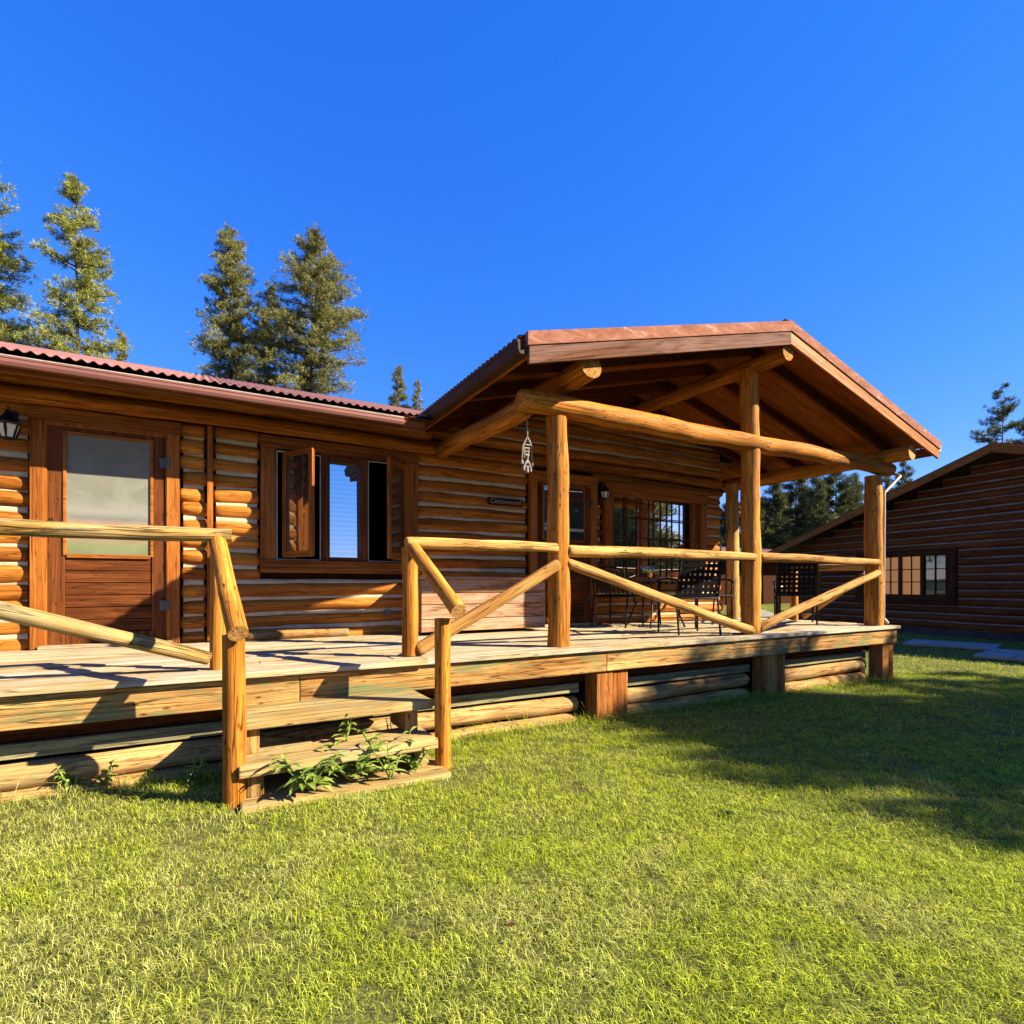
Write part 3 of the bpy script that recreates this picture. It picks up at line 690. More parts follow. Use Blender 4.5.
# storage bench
be=empty('storage_chest',(2.85,5.8,0),'long bleached plank chest against the log wall behind the railing','chest')
m=MB(); z=.03
for h in (.14,.16,.13,.15):
    m.box(2.04,3.63,5.60,5.63,z+.004,z+h-.003); z+=h
m.build('front_board', M['bench'], be, .004)
for _x in (2.04,3.60): m=MB(); m.box(_x,_x+.03,5.631,5.98,.03,.60,axis=2); m.build('side_board', M['bench'], be, .004)
m=MB(); m.box(2.01,3.66,5.58,5.99,.61,.645); m.build('lid', M['bench'], be, .005)
# low split log laid at the wall foot
m=MB(); m.log((.35,5.90,.04),(1.35,5.93,.04),.045,.042,wob=.004); single(m,'split_log',M['skirt'],'pale split log lying on the deck along the wall foot under the window','log')

# ------------------------------------------------------------------ patio furniture
def tube(m, pts, r=.011, seg=8):
    for a,b in zip(pts[:-1],pts[1:]): m.log(a,b,r,wob=0,seg=seg,knob=0,step=.5)
def chair(loc, rot, label, kind='woven'):
    o=empty('patio_chair', loc, label, 'chair', 'black patio chairs on the deck'); o.rotation_euler=(0,0,rot); o['_o']=(0,0,0)
    w=.25; P=lambda m,name,mat: m.build(name,mat,o)
    # local frame: chair faces +Y, back at y=-.2
    for sx in (-1,1):
        m=MB(); tube(m,[(sx*w,.22,0),(sx*w,.22,.40),(sx*(w+.01),.2,.60)]); P(m,'leg',M['black'])
        m=MB(); tube(m,[(sx*w,-.26,0),(sx*w,-.2,.40)]); P(m,'leg',M['black'])
        m=MB(); tube(m,[(sx*(w+.01),.25,.575),(sx*(w+.01),.2,.605),(sx*(w+.015),0,.62),(sx*(w+.01),-.235,.60)],.013); P(m,'armrest',M['black'])
    if kind=='woven':
        m=MB(); tube(m,[(-w,-.2,.40),(-w,-.31,.86),(w,-.31,.86),(w,-.2,.40),(-w,-.2,.40)]); P(m,'back_frame',M['black'])
        m=MB()
        for k in range(8):
            x=-w+.035+k*(2*w-.07)/7; m.board((x,-.203,.41),(x,-.309,.85),.036,.003,up=(1,0,0))
        for k in range(7):
            t=.08+k*.14; m.board((-w,-.2-.11*t-.004,.40+.46*t),(w,-.2-.11*t-.004,.40+.46*t),.040,.003,up=(0,-.23,1))
        P(m,'backrest',M['strap'])
    else:
        m=MB(); tube(m,[(-w,-.2,.40),(-w+.02,-.27,.74),(0,-.28,.79),(w-.02,-.27,.74),(w,-.2,.40)]); P(m,'back_frame',M['black'])
        m=MB()
        for k in range(7):
            x=-w+.06+k*(2*w-.12)/6; m.board((x,-.205,.44),(x,-.268,.735),.034,.004,up=(1,0,0))
        P(m,'backrest',M['black'])
    m=MB(); tube(m,[(-w,-.2,.40),(w,-.2,.40),(w,.23,.41),(-w,.23,.41),(-w,-.2,.40)]); P(m,'seat_frame',M['black'])
    m=MB()
    for k in range(7):
        x=-w+.035+k*(2*w-.07)/6; m.board((x,-.2,.405),(x,.23,.412),.045,.003,up=(1,0,0))
    for k in range(6):
        y=-.17+k*.075; m.board((-w,y,.412),(w,y,.412),.045,.003,up=(0,1,0))
    P(m,'seat',M['strap'])
    for _y in (-.235,.22): m=MB(); tube(m,[(-w,_y,.16),(w,_y,.16)],.007); P(m,'stretcher',M['black'])
    return o
chair((4.80,4.42,0),R(-18),'black woven-strap patio chair seen from behind, by the centre porch post')
chair((7.45,4.85,0),R(-52),'black woven-strap patio chair by the right porch post, farthest from the table')
chair((5.75,5.00,0),R(160),'black slat-backed patio chair across the table from the door',kind='slat')
chair((4.80,5.62,0),R(-70),'black slat-backed patio chair in the shade nearest the wall lamp',kind='slat')
tb=empty('patio_table',(5.2,5.45,0),'low round brown patio table with thin black legs below the grid window','table')
m=MB(); m.log((5.2,5.35,.60),(5.2,5.35,.645),.44,wob=0,seg=32,caps=('flat','flat'),knob=0); m.build('tabletop',M['tabletop'],tb,.006)
for a in (.6,2.2,3.8,5.4):
    m=MB(); tube(m,[(5.2+.38*math.cos(a),5.35+.38*math.sin(a),0),(5.2+.25*math.cos(a),5.35+.25*math.sin(a),.30),(5.2+.36*math.cos(a),5.35+.36*math.sin(a),.60)]); m.build('leg',M['black'],tb)
m=MB()
prof=[(.03,.0),(.055,.02),(.075,.055),(.08,.06),(.07,.058),(.045,.02)]
vs=[];n=16
for (r,z) in prof:
    for k in range(n): vs.append((5.35+r*math.cos(6.283*k/n),5.15+r*math.sin(6.283*k/n),.645+z))
m.add(vs,vs,[(i*n+k,i*n+(k+1)%n,(i+1)*n+(k+1)%n,(i+1)*n+k) for i in range(len(prof)-1) for k in range(n)]+[tuple(range(n))[::-1],tuple(range((len(prof)-1)*n,len(prof)*n))],.5,0,True)
single(m,'clay_bowl',M['clay'],'small pinkish clay bowl on the round patio table','bowl')

def leafy(m, base, n, L, w, spread, mi=0, lift=.6, droop=.5):
    for k in range(n):
        a=rng.random()*6.28; el=rng.uniform(.2,1)*lift; l=L*rng.uniform(.6,1.15); b=Vector(base)
        d=Vector((math.cos(a)*spread,math.sin(a)*spread,el)).normalized(); s=Vector((-math.sin(a),math.cos(a),0))
        pts=[]; p=b.copy()
        for q in range(5):
            t=q/4; ww=w*(math.sin(math.pi*min(1,t*.92+.08))**.8)*rng.uniform(.9,1.1)
            pts.append((p-s*ww*.5+Vector((0,0,ww*.2)),p.copy(),p+s*ww*.5+Vector((0,0,ww*.2))))
            dd=d.copy(); dd.z-=droop*t*1.6; dd.normalize(); p=p+dd*l/4
        vs=[tuple(x) for tr in pts for x in tr]
        fs=[]
        for q in range(4): fs += [(q*3,q*3+1,q*3+4,q*3+3),(q*3+1,q*3+2,q*3+5,q*3+4)]
        m.add(vs,vs,fs,rng.random(),mi,True)
pl=empty('potted_plant',(4.86,5.2,.645),'small pot of blue flowers at the left edge of the patio table','plant')
m=MB(); m.log((4.93,5.2,.646),(4.93,5.2,.70),.05,.06,caps=('flat','flat'),wob=0,seg=14,knob=0); m.build('pot',M['tabletop'],pl)
m=MB(); leafy(m,(4.93,5.2,.70),26,.11,.014,.5); m.build('foliage',M['leaf'],pl)
m=MB()
for k in range(90):
    a=rng.random()*6.28; r=rng.random()**.6*.10; c=Vector((4.93+r*math.cos(a),5.2+r*math.sin(a),.71+rng.random()*.08))
    leafy(m,c,3,.022,.014,.8,0,.4,.2)
m.build('flowers',M['blue'],pl)

# ------------------------------------------------------------------ weeds
def weed(loc, stems, h, L, w, label, lean=.3):
    o=empty('weed_plant',loc,label,'weed','broadleaf weeds growing at the deck')
    m=MB(); s=MB()
    for k in range(stems):
        a=rng.random()*6.28; top=Vector(loc)+Vector((math.cos(a)*lean*h,math.sin(a)*lean*h-.05*h,h*rng.uniform(.6,1.1)))
        s.log(loc,top,.004,.0025,wob=.001,seg=6,knob=0)
        for q in range(5):
            t=.2+.8*q/4; leafy(m,Vector(loc).lerp(top,t),2,L*(1.1-.4*t),w*(1.1-.4*t),.9,0,.55,.55)
    m.build('foliage',M['leaf'],o); s.build('stem',M['leaf'],o)
    return o
weed((.78,3.50,-.44),2,.24,.10,.034,'single tall leafy weed poking up between the two step treads',.12)
weed((.52,3.30,-.63),7,.20,.17,.042,'lush weed clump sprawling over the left half of the ground board',.7)
weed((.76,3.32,-.63),6,.22,.16,.040,'bushy weed clump in the middle under the lower tread',.6)
weed((.98,3.24,-.63),4,.34,.11,.034,'slender upright weed leaning over the lower tread',.5)
weed((1.17,3.34,-.63),4,.20,.10,.026,'small weed clump beside the right step post',.5)
weed((1.14,3.72,-.64),2,.34,.06,.018,'thin weed between the upper tread and the right step post',.15)
weed((-.66,3.98,-.645),4,.17,.07,.024,'low weed at the deck foot nearest the left edge of the picture',.4)
weed((-.50,3.96,-.645),3,.15,.06,.022,'spiky little weed at the deck foot between the shadow bands',.4)
weed((-.06,3.80,-.645),4,.14,.07,.02,'shaded weed at the deck foot just left of the step post',.4)
weed((2.43,1.93,-.665),2,.03,.06,.02,'flat dark weed rosette in the open lawn right of centre',.9)

# ------------------------------------------------------------------ grass
def vnoise(x,y,seed):
    r=np.random.RandomState(seed); T=r.rand(64,64)
    xi=np.floor(x).astype(int); yi=np.floor(y).astype(int); fx=x-xi; fy=y-yi; fx=fx*fx*(3-2*fx); fy=fy*fy*(3-2*fy)
    g=lambda a,b:T[a%64,b%64]
    return (g(xi,yi)*(1-fx)+g(xi+1,yi)*fx)*(1-fy)+(g(xi,yi+1)*(1-fx)+g(xi+1,yi+1)*fx)*fy
def grass():
    r=np.random.RandomState(3); yaw=R(29.46); X=[];Y=[];Sx=[]
    for (d0,d1,den,sc) in ((.6,2.6,22000,.85),(2.6,4.5,12000,1.0),(4.5,8,4500,1.35),(8,16,800,2.1),(16,34,160,3.6)):
        wmax=d1*1.25+.8; n=int((d1-d0)*2*wmax*den)
        d=r.uniform(d0,d1,n); lat=r.uniform(-wmax,wmax,n); k=np.abs(lat)<d*1.25+.8
        d=d[k];lat=lat[k]
        x=d*math.sin(yaw)+lat*math.cos(yaw); y=d*math.cos(yaw)-lat*math.sin(yaw)
        X.append(x);Y.append(y);Sx.append(np.full(len(x),sc))
    x=np.concatenate(X);y=np.concatenate(Y);sc=np.concatenate(Sx)
    ok=~((y>3.93)&(x<8.05)); ok&=~((x>.12)&(x<1.37)&(y>3.19)&(y<4)); ok&=~((x>16.0)&(y<9))
    ok&=x<30
    dens=.4*vnoise(x*1.3,y*1.3,1)+.6*vnoise(x*11,y*11,2)
    bare=vnoise(x*2.6+5,y*2.6,9)
    ok&=r.rand(len(x))<np.clip(.05+1.7*dens,0,1)*np.where((bare>.84)&(y<3.3),.35,1)
    for (cx_,cy_,rr_) in ((-.05,2.95,.16),(.36,2.84,.10),(.30,2.45,.10),(.67,1.81,.15),(.60,1.92,.11),(.13,2.02,.09),(-.05,2.55,.09),(2.63,1.80,.08),(2.03,1.04,.08),(1.62,1.64,.08),(-.4,3.4,.10),(1.36,1.24,.08),(.95,1.5,.07),(.45,1.35,.09)):
        dd=np.hypot((x-cx_)*(1+.3*np.sin(y*40)),y-cy_)/rr_; ok&=~(r.rand(len(x))>np.clip(dd**1.5+.12,0,1))
    x=x[ok];y=y[ok];sc=sc[ok];dens=dens[ok]; n=len(x)
    tall=.5*vnoise(x*2.1+9,y*2.1+4,5)+.5*vnoise(x*13+9,y*13+4,6); edge=np.exp(-((y-3.95)/.12)**2)*(x<8.2)
    h=(.012+.022*tall+.024*r.rand(n)+.012*(r.rand(n)>.97)*3)*np.sqrt(sc)*(1+edge*(.6+2.6*vnoise(x*6,y*3,12)))
    w=(.0014+.0014*r.rand(n))*sc
    az=r.rand(n)*6.283; lean=r.rand(n)**.6*1.35+.15; yawr=az+r.normal(0,.5,n)
    z=-.645-.009*np.clip(x,-6,12)-.012
    base=np.stack([x,y,z],1)
    ld=np.stack([np.cos(az),np.sin(az),np.zeros(n)],1); wd=np.stack([-np.sin(yawr),np.cos(yawr),np.zeros(n)],1)
    up=np.array([[0,0,1.]])
    mid=base+ld*(h*lean*.32)[:,None]+up*(h*.55)[:,None]
    tip=base+ld*(h*lean*1.05)[:,None]+up*(h*np.clip(1.05-.45*lean,.35,1))[:,None]
    V=np.empty((n,5,3)); V[:,0]=base-wd*(w*.5)[:,None]; V[:,1]=base+wd*(w*.5)[:,None]
    V[:,2]=mid-wd*(w*.45)[:,None]; V[:,3]=mid+wd*(w*.45)[:,None]; V[:,4]=tip
    b=(np.arange(n)*5)[:,None]
    quads=(b+np.array([[0,1,3,2]])); tris=(b+np.array([[2,3,4]]))
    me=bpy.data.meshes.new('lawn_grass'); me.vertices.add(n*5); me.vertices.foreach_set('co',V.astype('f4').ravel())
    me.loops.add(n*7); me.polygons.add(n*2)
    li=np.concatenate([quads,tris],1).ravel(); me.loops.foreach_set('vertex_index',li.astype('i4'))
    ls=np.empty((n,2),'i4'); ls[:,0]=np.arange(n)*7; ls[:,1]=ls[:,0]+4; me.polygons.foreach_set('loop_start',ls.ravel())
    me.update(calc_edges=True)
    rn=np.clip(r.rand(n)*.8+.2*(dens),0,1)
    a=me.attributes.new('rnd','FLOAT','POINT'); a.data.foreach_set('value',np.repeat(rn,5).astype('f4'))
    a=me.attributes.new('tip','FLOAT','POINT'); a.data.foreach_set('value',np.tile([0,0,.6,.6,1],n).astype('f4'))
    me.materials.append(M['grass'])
    o=bpy.data.objects.new('lawn_grass',me); C.objects.link(o); tag(o,'short sunlit green lawn grass in front of the deck','grass',None,'stuff')
    print('blades',n)
grass()
def litter():
    m=MB(); r=random.Random(9)
    for k in range(260):
        if k<120: x=r.uniform(-2,8); y=3.78+abs(r.gauss(0,.1))*-1
        else:
            x=r.uniform(-2.5,6); y=r.uniform(.9,3.6)
        if .0<x<1.45 and y>3.1: continue
        z=GZ(x)+r.uniform(.008,.03); a=r.random()*6.28; l=r.uniform(.008,.022); w=l*r.uniform(.15,.5)
        u=Vector((math.cos(a),math.sin(a),r.uniform(-.3,.3)))*l; v=Vector((-math.sin(a),math.cos(a),r.uniform(-.5,.5)))*w; c=Vector((x,y,z))
        vs=[tuple(c-u),tuple(c-v*.8),tuple(c+u),tuple(c+v)]; m.add(vs,vs,[(0,1,2,3)],r.random())
    return single(m,'dead_leaves',M['tabletop'],'dry brown leaf and bark litter scattered through the lawn','leaf litter',None,'stuff')
litter()

# ------------------------------------------------------------------ trees
def conifer(name, base, H, rad, label, mat='needles', crown0=.15, seed=0, dens=1.0, shape='cone', group='pines behind the cabin', tuft=.20, trunk=.16, gap=.0):
    r=np.random.RandomState(seed); base=np.array(base,float)
    o=empty(name,tuple(base),label,'tree',group)
    m=MB(); ph=r.rand()*6
    bx=lambda t:(.25*math.sin(t*2.2+ph)*.6*H/15, .25*math.cos(t*1.7+ph)*.5*H/15)
    pts=[(base[0]+bx(t)[0],base[1]+bx(t)[1],base[2]+H*t) for t in np.linspace(0,.98,7)]
    for k in range(6): m.log(pts[k],pts[k+1],trunk*(1-k/6.3),trunk*(1-(k+1)/6.3),caps=('flat','flat'),wob=.01,seg=8,knob=0,step=1)
    T=[];D=[];N=[]
    nb=int(H*8.5*dens+10)
    for b in range(nb):
        t=crown0+(1-crown0)*((b+r.rand())/nb)**.95
        if shape=='cone': env=(1-(t-crown0)/(1-crown0))**.62*.95+.08
        elif shape=='column': env=min(1,(1-t)*3.6+.16)*(.82+.18*math.sin(t*11+ph))
        elif shape=='round':
            q=(t-crown0)/(1-crown0); env=math.sqrt(max(.02,1-(2*q-1)**2))
        else: env=(1-(t-crown0)/(1-crown0))**.5*(.6+.4*math.sin(t*13+ph))
        env*=(.55+.65*r.rand())
        if gap and r.rand()<gap: continue
        L=rad*env; a=r.rand()*6.283+b*2.4; ux,uy=math.cos(a),math.sin(a)
        up=.35*(t)-.12+r.normal(0,.12)
        x0,y0=bx(t); p0=np.array([base[0]+x0,base[1]+y0,base[2]+H*t])
        end=p0+np.array([ux*L,uy*L,L*up])
        if L>.3: m.log(tuple(p0),tuple(end),.028*min(1.5,L),.008,caps=('flat','flat'),wob=.0,seg=4,knob=0,step=3)
        nt=max(3,int(L/tuft*3.6))
        for k in range(nt):
            s=.18+.85*((k+r.rand())/nt); sp=.26*L*s*.9+.1
            c=p0+(end-p0)*s+np.array([-uy,ux,0])*r.normal(0,sp*.55)+np.array([0,0,1])*(r.normal(0,.10)+.06*s*s*L)
            T.append(c); D.append((ux,uy,up+.45)); N.append(.3+.5*r.rand()+.25*s)
    nT=len(T); T=np.array(T); D=np.array(D); D/=np.linalg.norm(D,axis=1)[:,None]; N=np.array(N)
    K=24
    c=np.repeat(T,K,0); d=np.repeat(D,K,0)*.75+r.normal(0,.62,(nT*K,3)); d/=np.linalg.norm(d,axis=1)[:,None]
    s=np.cross(d,r.normal(0,1,(nT*K,3))); s/=np.linalg.norm(s,axis=1)[:,None]
    ln=tuft*(.6+.6*r.rand(nT*K)); wd=ln*.06
    c=c+r.normal(0,tuft*.16,c.shape)
    V=np.empty((nT*K,4,3)); V[:,0]=c; V[:,1]=c+d*(ln*.5)[:,None]+s*wd[:,None]; V[:,2]=c+d*ln[:,None]; V[:,3]=c+d*(ln*.5)[:,None]-s*wd[:,None]
    n=nT*K; me=bpy.data.meshes.new('crown'); me.vertices.add(n*4); me.vertices.foreach_set('co',(V-base[None,None,:]).astype('f4').ravel())
    me.loops.add(n*4); me.loops.foreach_set('vertex_index',np.arange(n*4,dtype='i4')); me.polygons.add(n); me.polygons.foreach_set('loop_start',np.arange(n,dtype='i4')*4)
    me.update(calc_edges=True); a=me.attributes.new('rnd','FLOAT','POINT')
    a.data.foreach_set('value',np.clip(np.repeat(np.repeat(N,K)+r.normal(0,.10,n),4),0,1).astype('f4'))
    me.materials.append(M[mat]); cr=bpy.data.objects.new('crown',me); C.objects.link(cr); cr.parent=o
    m.build('trunk',M['bark'],o)
    return o
CY=(math.sin(R(29.46)),math.cos(R(29.46)))
def place(px, d):
    u=(px-512)/544; return (d*(CY[0]+u*CY[1]), d*(CY[1]-u*CY[0]))
def hgt(py, d): return .55+(584.8-py)/544*d
def T(px, py, d, rpx, label, **k):
    x,y=place(px,d); z=-1.0; conifer('pine_tree',(x,y,z),hgt(py,d)-z,rpx/544*d,label,**k)
# these calls only convert measured bearings to fixed ground positions
T(-10,158,26,56,'tall pine cut off by the left edge of the picture',seed=1,mat='needles',shape='column',dens=1.2)
T(82,182,26,47,'ragged olive green pine second from the left, with a thin forked top',seed=2,mat='needles',shape='column',dens=1.15,gap=.12)
T(124,334,48,15,'tiny far conifer tip just above the roof right of the ragged pine',seed=3,mat='needlesblue',tuft=.32)
T(226,228,30,54,'tall grey green pine, left of the close pair above the cabin roof',seed=4,mat='needlesblue',shape='cone',dens=1.7,crown0=.05)
T(268,288,33,42,'shorter pine filling the gap between the close pair',seed=5,mat='needlesblue',shape='cone',dens=1.1)
T(310,230,31,52,'tallest dense pine, right of the close pair above the cabin roof',seed=6,mat='needlesblue',shape='column',dens=1.6)
T(397,367,60,19,'small distant conifer left of the porch eave',seed=7,mat='needlesblue',tuft=.34)
T(416,380,60,13,'thin distant conifer touching the porch eave',seed=8,mat='needlesblue',tuft=.32,dens=.8)
T(1002,386,42,38,'sparse dark pine standing above the ridge of the shaded cabin',seed=9,mat='needlesdark',shape='cone',dens=.45,gap=.25,tuft=.26,crown0=.3)
T(1040,404,44,40,'denser pine at the right edge above the shaded cabin',seed=10,mat='needlesdark',dens=1,tuft=.3)
T(905,462,60,24,'faint far pine between the porch eave and the shaded cabin roof',seed=11,mat='needlesdark',dens=.6,tuft=.36)
T(884,470,62,16,'small far pine tip right of the right porch post',seed=12,mat='needlesdark',dens=.7,tuft=.36)
bl=['leftmost dark pine of the wood seen under the porch roof','round topped pine second in the wood under the porch roof','tall bright pine in the middle of the wood under the porch roof','narrow pine of the wood right of its tallest one','pine with a pale trunk before the gap in the wood','last dense pine of the wood beside the right porch post']
for k,(px,py) in enumerate(((748,498),(772,478),(795,468),(817,478),(836,470),(853,476))):
    T(px,py,46+3*(k%3),24,bl[k],seed=20+k,mat='needlesdark',crown0=.03,dens=1.2,tuft=.38,shape='cone' if k%2 else 'column',group='pines of the wood beyond the porch')
bl2=['low pine behind the left of the wood','low pine behind the middle of the wood','low pine behind the right of the wood','low pine left of the far downspout','low pine at the far left of the wood','low pine between the wood and the shaded cabin']
for k,(px,py) in enumerate(((760,500),(785,496),(808,500),(845,500),(730,505),(872,505))):
    T(px,py,58,26,bl2[k],seed=40+k,mat='needlesdark',crown0=.0,dens=1.0,tuft=.5,group='pines of the wood beyond the porch')
# trees on the near side of the lawn: they throw the shade on the right and stand in the window reflections
conifer('pine_tree',(13.52,-4.28,-.8),7.45,4.1,'broad pine on the near side of the lawn that shades the grass',seed=60,shape='cone',crown0=.12,dens=4.5,tuft=.30,group='pines on the near side of the lawn')
nl=['far near-side pine with a broad skirt','far near-side pine with a narrow top','far near-side pine by the drive','tall near-side pine to the east','near-side pine to the west','near-side pine standing alone to the southeast']
for k,(x,y,h) in enumerate(((-22,-42,8),(-9,-50,6),(30,-52,6),(70,-60,7),(-36,-38,9),(75,-20,9))):
    conifer('pine_tree',(x,y,-1),h,3.4,nl[k],seed=70+k,mat='needlesdark',dens=.9,tuft=.6,group='pines on the near side of the lawn')
# low wooded hills round the valley
def hills():
    vs=[];fs=[];r=np.random.RandomState(5); n=220
    for k in range(n+1):
        a=2*math.pi*k/n
        d=Vector((math.sin(a),math.cos(a)))
        east=max(0,d.x)
        h=3.0+9*east+1.6*math.sin(a*5+1)+1.0*math.sin(a*11)+1.0*r.rand()
        for (rr,zz) in ((105,-1.2),(118,h*.5),(135,h*.93),(150,h),(190,h*.9)):
            vs.append((d.x*rr,d.y*rr,zz+ (r.rand()-.5)*1.6*(zz>0)))
    for k in range(n):
        for q in range(4): fs.append((k*5+q,(k+1)*5+q,(k+1)*5+q+1,k*5+q+1))
    m=MB(); m.add(vs,vs,fs,.5,0,False); return single(m,'hills',M['hill'],None,None,None,'structure')
hills()

# ------------------------------------------------------------------ shaded cabin on the right
rc=empty('shaded_log_cabin',(16.2,6,-.9),'dark log cabin in full shade at the right edge','cabin')
wd=Vector((.19,.982,0)).normalized(); nx=Vector((-wd.y,wd.x,0))   # nx points towards the lawn
O=Vector((16.17,5.61,0))-nx*.68
def RC(t,o,z): return O+wd*t+nx*o+Vector((0,0,z))
m=MB(); c2=MB(); z=-.95
RZ=3.62; RS=.315
while z<RZ-.15:
    half=min(6.5,(RZ+.06-z)/RS)
    wins=[(-.05+.0,3.6,.0,1.22)]
    segs=[(-half,half)]
    if -.06<z<1.54: segs=[(-half,1.13),(4.0,half)]
    for a,b in segs:
        if b-a<.3: continue
        m.log(RC(a,0,z),RC(b,0,z),.098+rng.uniform(-.008,.008),caps=('round','round'),wob=.006,seg=12,knob=.3,step=.25)
        vs=[]
        for k in range(21):
            t=a+(b-a)*k/20
            for (oo,zz) in ((.05,.082),(.056,.105),(.05,.128)): vs.append(tuple(RC(t,oo+.004*math.sin(t*5),z+zz+.004*math.sin(t*3+z*9))))
        c2.add(vs,vs,[(k*3+q,(k+1)*3+q,(k+1)*3+q+1,k*3+q+1) for k in range(20) for q in (0,1)],.5)
    z+=.208
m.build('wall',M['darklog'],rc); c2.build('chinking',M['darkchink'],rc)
m=MB(); rot=Matrix((wd,nx,Vector((0,0,1)))).transposed()
def rbox(m,t0,t1,o0,o1,z0,z1,axis=0): m.obox(RC((t0+t1)/2,(o0+o1)/2,(z0+z1)/2),(t1-t0,o1-o0,z1-z0),rot,None,axis)
rbox(m,-6.5,6.5,-.12,-.06,-1,1.6)
vs=[tuple(RC(t,o,z)) for o in (-.12,-.06) for (t,z) in ((-6.4,1.59),(6.4,1.59),(0,RZ-.02))]
m.add(vs,vs,[(0,1,2),(5,4,3),(0,3,4,1),(1,4,5,2),(2,5,3,0)],.5); m.build('wall_backing',M['backing'],rc)
wn=None
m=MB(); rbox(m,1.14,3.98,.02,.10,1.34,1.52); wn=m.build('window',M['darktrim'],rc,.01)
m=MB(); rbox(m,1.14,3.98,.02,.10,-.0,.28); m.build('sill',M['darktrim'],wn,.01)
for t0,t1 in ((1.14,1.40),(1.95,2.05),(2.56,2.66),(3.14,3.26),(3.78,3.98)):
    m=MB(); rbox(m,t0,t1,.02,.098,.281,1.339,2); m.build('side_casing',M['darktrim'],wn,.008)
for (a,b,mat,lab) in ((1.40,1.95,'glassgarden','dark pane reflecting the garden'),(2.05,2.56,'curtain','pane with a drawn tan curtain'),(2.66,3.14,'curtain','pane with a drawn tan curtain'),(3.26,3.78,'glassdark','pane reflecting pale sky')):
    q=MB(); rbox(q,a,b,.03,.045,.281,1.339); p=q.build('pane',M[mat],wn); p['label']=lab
    q=MB(); mid=(a+b)/2; rbox(q,mid-.012,mid+.012,.045,.07,.281,1.339,2)
    for zz in (.63,.98): rbox(q,a,b,.046,.069,zz-.012,zz+.012)
    q.build('muntin',M['darktrim'],wn)
# roof
m=MB(); f=MB()
for s in (-1,1):
    e=7.0
    a=[(0,.65,RZ+.30),(s*e,.65,RZ+.30-RS*e),(s*e,-9,RZ+.30-RS*e),(0,-9,RZ+.30)]
    vs=[tuple(RC(t,o,z+dz)) for dz in (0,-.10) for (t,o,z) in a]
    m.add(vs,vs,[(0,1,2,3),(7,6,5,4),(0,4,5,1),(1,5,6,2),(2,6,7,3)],.5)
    vs=[tuple(RC(t,o,z)) for o in (.66,.70) for (t,z) in ((0,RZ+.27),(s*e,RZ+.27-RS*e),(s*e,RZ+.06-RS*e),(0,RZ+.06))]
    f.add(vs,[(v[1],v[2]*1.0,v[0]) for v in vs],[(0,1,2,3),(7,6,5,4),(0,4,5,1),(1,5,6,2),(2,6,7,3),(3,7,4,0)],.6)
m.build('roof',M['brownmetal'],rc); f.build('fascia_board',M['trim'],rc,.01)
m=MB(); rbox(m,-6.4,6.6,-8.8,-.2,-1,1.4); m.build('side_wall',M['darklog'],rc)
m=MB(); rbox(m,-6.4,6.5,.05,.22,-1.05,-.62); m.build('foundation',M['pebble'],rc)
# porch post of that cabin
for (t,lab) in ((4.6,'a'),(6.2,'b')):
    m=MB(); m.log(RC(t,.9,-.8),RC(t,.9,1.35),.07,.07,caps=('flat','flat'),wob=.004,seg=10); m.build('porch_post',M['postlog'],rc)
m=MB(); m.log(RC(3.9,.9,1.42),RC(6.9,.9,1.42),.08,.08,wob=.004,seg=10); m.build('porch_beam',M['trim'],rc)

# distant low cabin with a pink roof
fc=empty('distant_cabin',(30,22,-1),'distant low cabin with a faded pink metal roof, seen through the railing','cabin')
m=MB(); m.box(26,44,24.0,29,-1.2,2.05); m.build('wall',M['backing'],fc)  # near-black wall colour stands in for shade on this sunlit face
m=MB(); v,f=corrugated(24,44,23.0,2.15,26.5,3.25,period=.3,amp=.03); m.add(v,v,f,.5,0,True); m.build('roof',M['redmetal'],fc)
m=MB()
for x in (27,30.5,34,37.5): m.log((x,23.3,-1.2),(x,23.3,2.1),.12,.12,caps=('flat','flat'),seg=10)
m.build('porch_post',M['darklog'],fc)  # posts coloured dark as well, in place of porch shade
# path, slabs, garden light
m=MB(); m.board((16,10.5,-.74),(26,19.8,-.74),.004,1.3); single(m,'path',M['concrete'],'pale gravel path crossing the far lawn',None,None,'structure')
for k,(c,d,rz_) in enumerate((((13.75,5.45),(1.1,1.5),.25),((12.7,4.0),(1.5,1.0),.15))):
    m=MB(); m.obox(Vector((c[0],c[1],-.715)),(d[0],d[1],.06),Matrix.Rotation(rz_,3,'Z')); single(m,'stone_slab',M['slab'],('flat grey stone slab in the shade nearest the deck corner','flat grey stone slab in the shade at the right edge')[k],'slab','stone slabs beside the shaded cabin',bev=.01)
gl=empty('garden_light',(20.1,13.8,-.8),'low black garden light with a flat pale cap on the far lawn','garden light')
m=MB(); m.log((20.1,13.8,-.85),(20.1,13.8,.0),.03,wob=0,seg=8,knob=0); m.build('stake',M['black'],gl)
m=MB(); m.log((20.1,13.8,0),(20.1,13.8,.45),.035,wob=0,seg=8,knob=0); m.build('stem',M['hinge'],gl)
m=MB(); m.log((20.1,13.8,.45),(20.1,13.8,.50),.24,.18,caps=('flat','flat'),wob=0,seg=16,knob=0); m.build('cap',M['white'],gl)

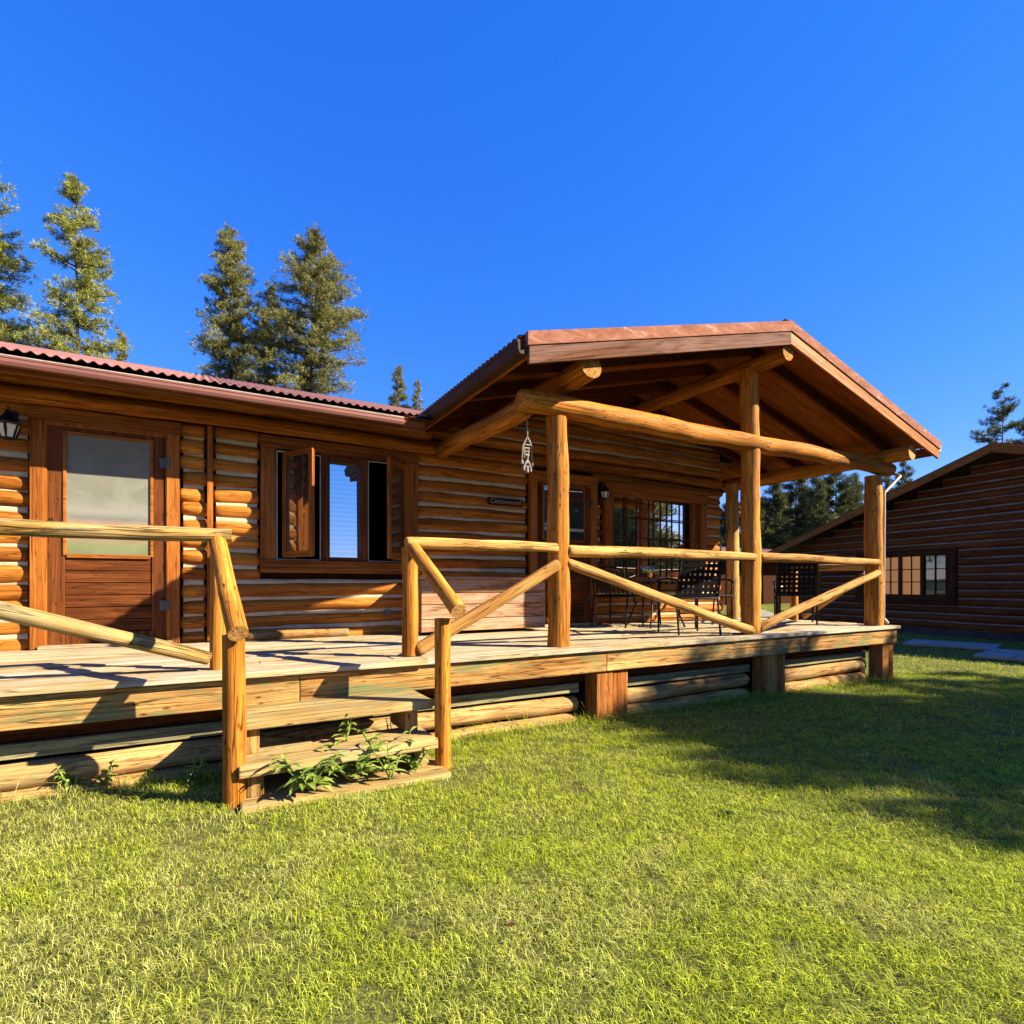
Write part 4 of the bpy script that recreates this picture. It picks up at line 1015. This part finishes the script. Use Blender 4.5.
# ------------------------------------------------------------------ light
sx,sy,sz = 1.2,-1.0,.95
el=math.atan2(sz,math.hypot(sx,sy)); az=math.atan2(sx,sy)   # az clockwise from +Y
W=bpy.data.worlds.new('World'); S.world=W; W.use_nodes=True; nt=W.node_tree; nt.nodes.clear()
out=nt.nodes.new('ShaderNodeOutputWorld'); bg=nt.nodes.new('ShaderNodeBackground'); sk=nt.nodes.new('ShaderNodeTexSky')
sk.sky_type='NISHITA'; sk.sun_disc=False; sk.sun_elevation=el; sk.sun_rotation=az; sk.altitude=2000; sk.air_density=1.15; sk.dust_density=.1; sk.ozone_density=3.0
hs=nt.nodes.new('ShaderNodeHueSaturation'); hs.inputs['Saturation'].default_value=1.28; hs.inputs['Value'].default_value=1.0
nt.links.new(sk.outputs[0],hs.inputs['Color'])
se=nt.nodes.new('ShaderNodeSeparateColor'); cb=nt.nodes.new('ShaderNodeCombineColor'); nt.links.new(hs.outputs[0],se.inputs[0])
for k,(p,g) in enumerate(((1.0,.95),(.73,1.28),(.40,3.8))):   # grade the physical sky to the deep blue of the photograph
    a=nt.nodes.new('ShaderNodeMath'); a.operation='POWER'; nt.links.new(se.outputs[k],a.inputs[0]); a.inputs[1].default_value=p
    b=nt.nodes.new('ShaderNodeMath'); b.operation='MULTIPLY'; nt.links.new(a.outputs[0],b.inputs[0]); b.inputs[1].default_value=g
    nt.links.new(b.outputs[0],cb.inputs[k])
nt.links.new(cb.outputs[0],bg.inputs[0]); nt.links.new(bg.outputs[0],out.inputs[0]); bg.inputs[1].default_value=.048
L=bpy.data.lights.new('sun','SUN'); L.energy=5.0; L.angle=R(.5); L.color=(1,.87,.64)
lo=bpy.data.objects.new('sun',L); C.objects.link(lo); lo.rotation_euler=Vector((sx,sy,sz)).to_track_quat('Z','Y').to_euler()

cam=bpy.data.cameras.new('camera'); co=bpy.data.objects.new('camera',cam); C.objects.link(co); S.camera=co
co.location=(0,0,.55); co.rotation_euler=(R(90),0,-R(29.46)); cam.sensor_width=36; cam.lens=36*544/1024; cam.shift_y=(584.8-512)/1024
cam.clip_end=3000; cam.clip_start=.05
S.view_settings.view_transform='Standard'; S.view_settings.look='None'; S.view_settings.exposure=0; S.view_settings.gamma=1
S.cycles.max_bounces=6; S.cycles.film_exposure=3.6
for o in bpy.data.objects:
    if '_o' in o: del o['_o']
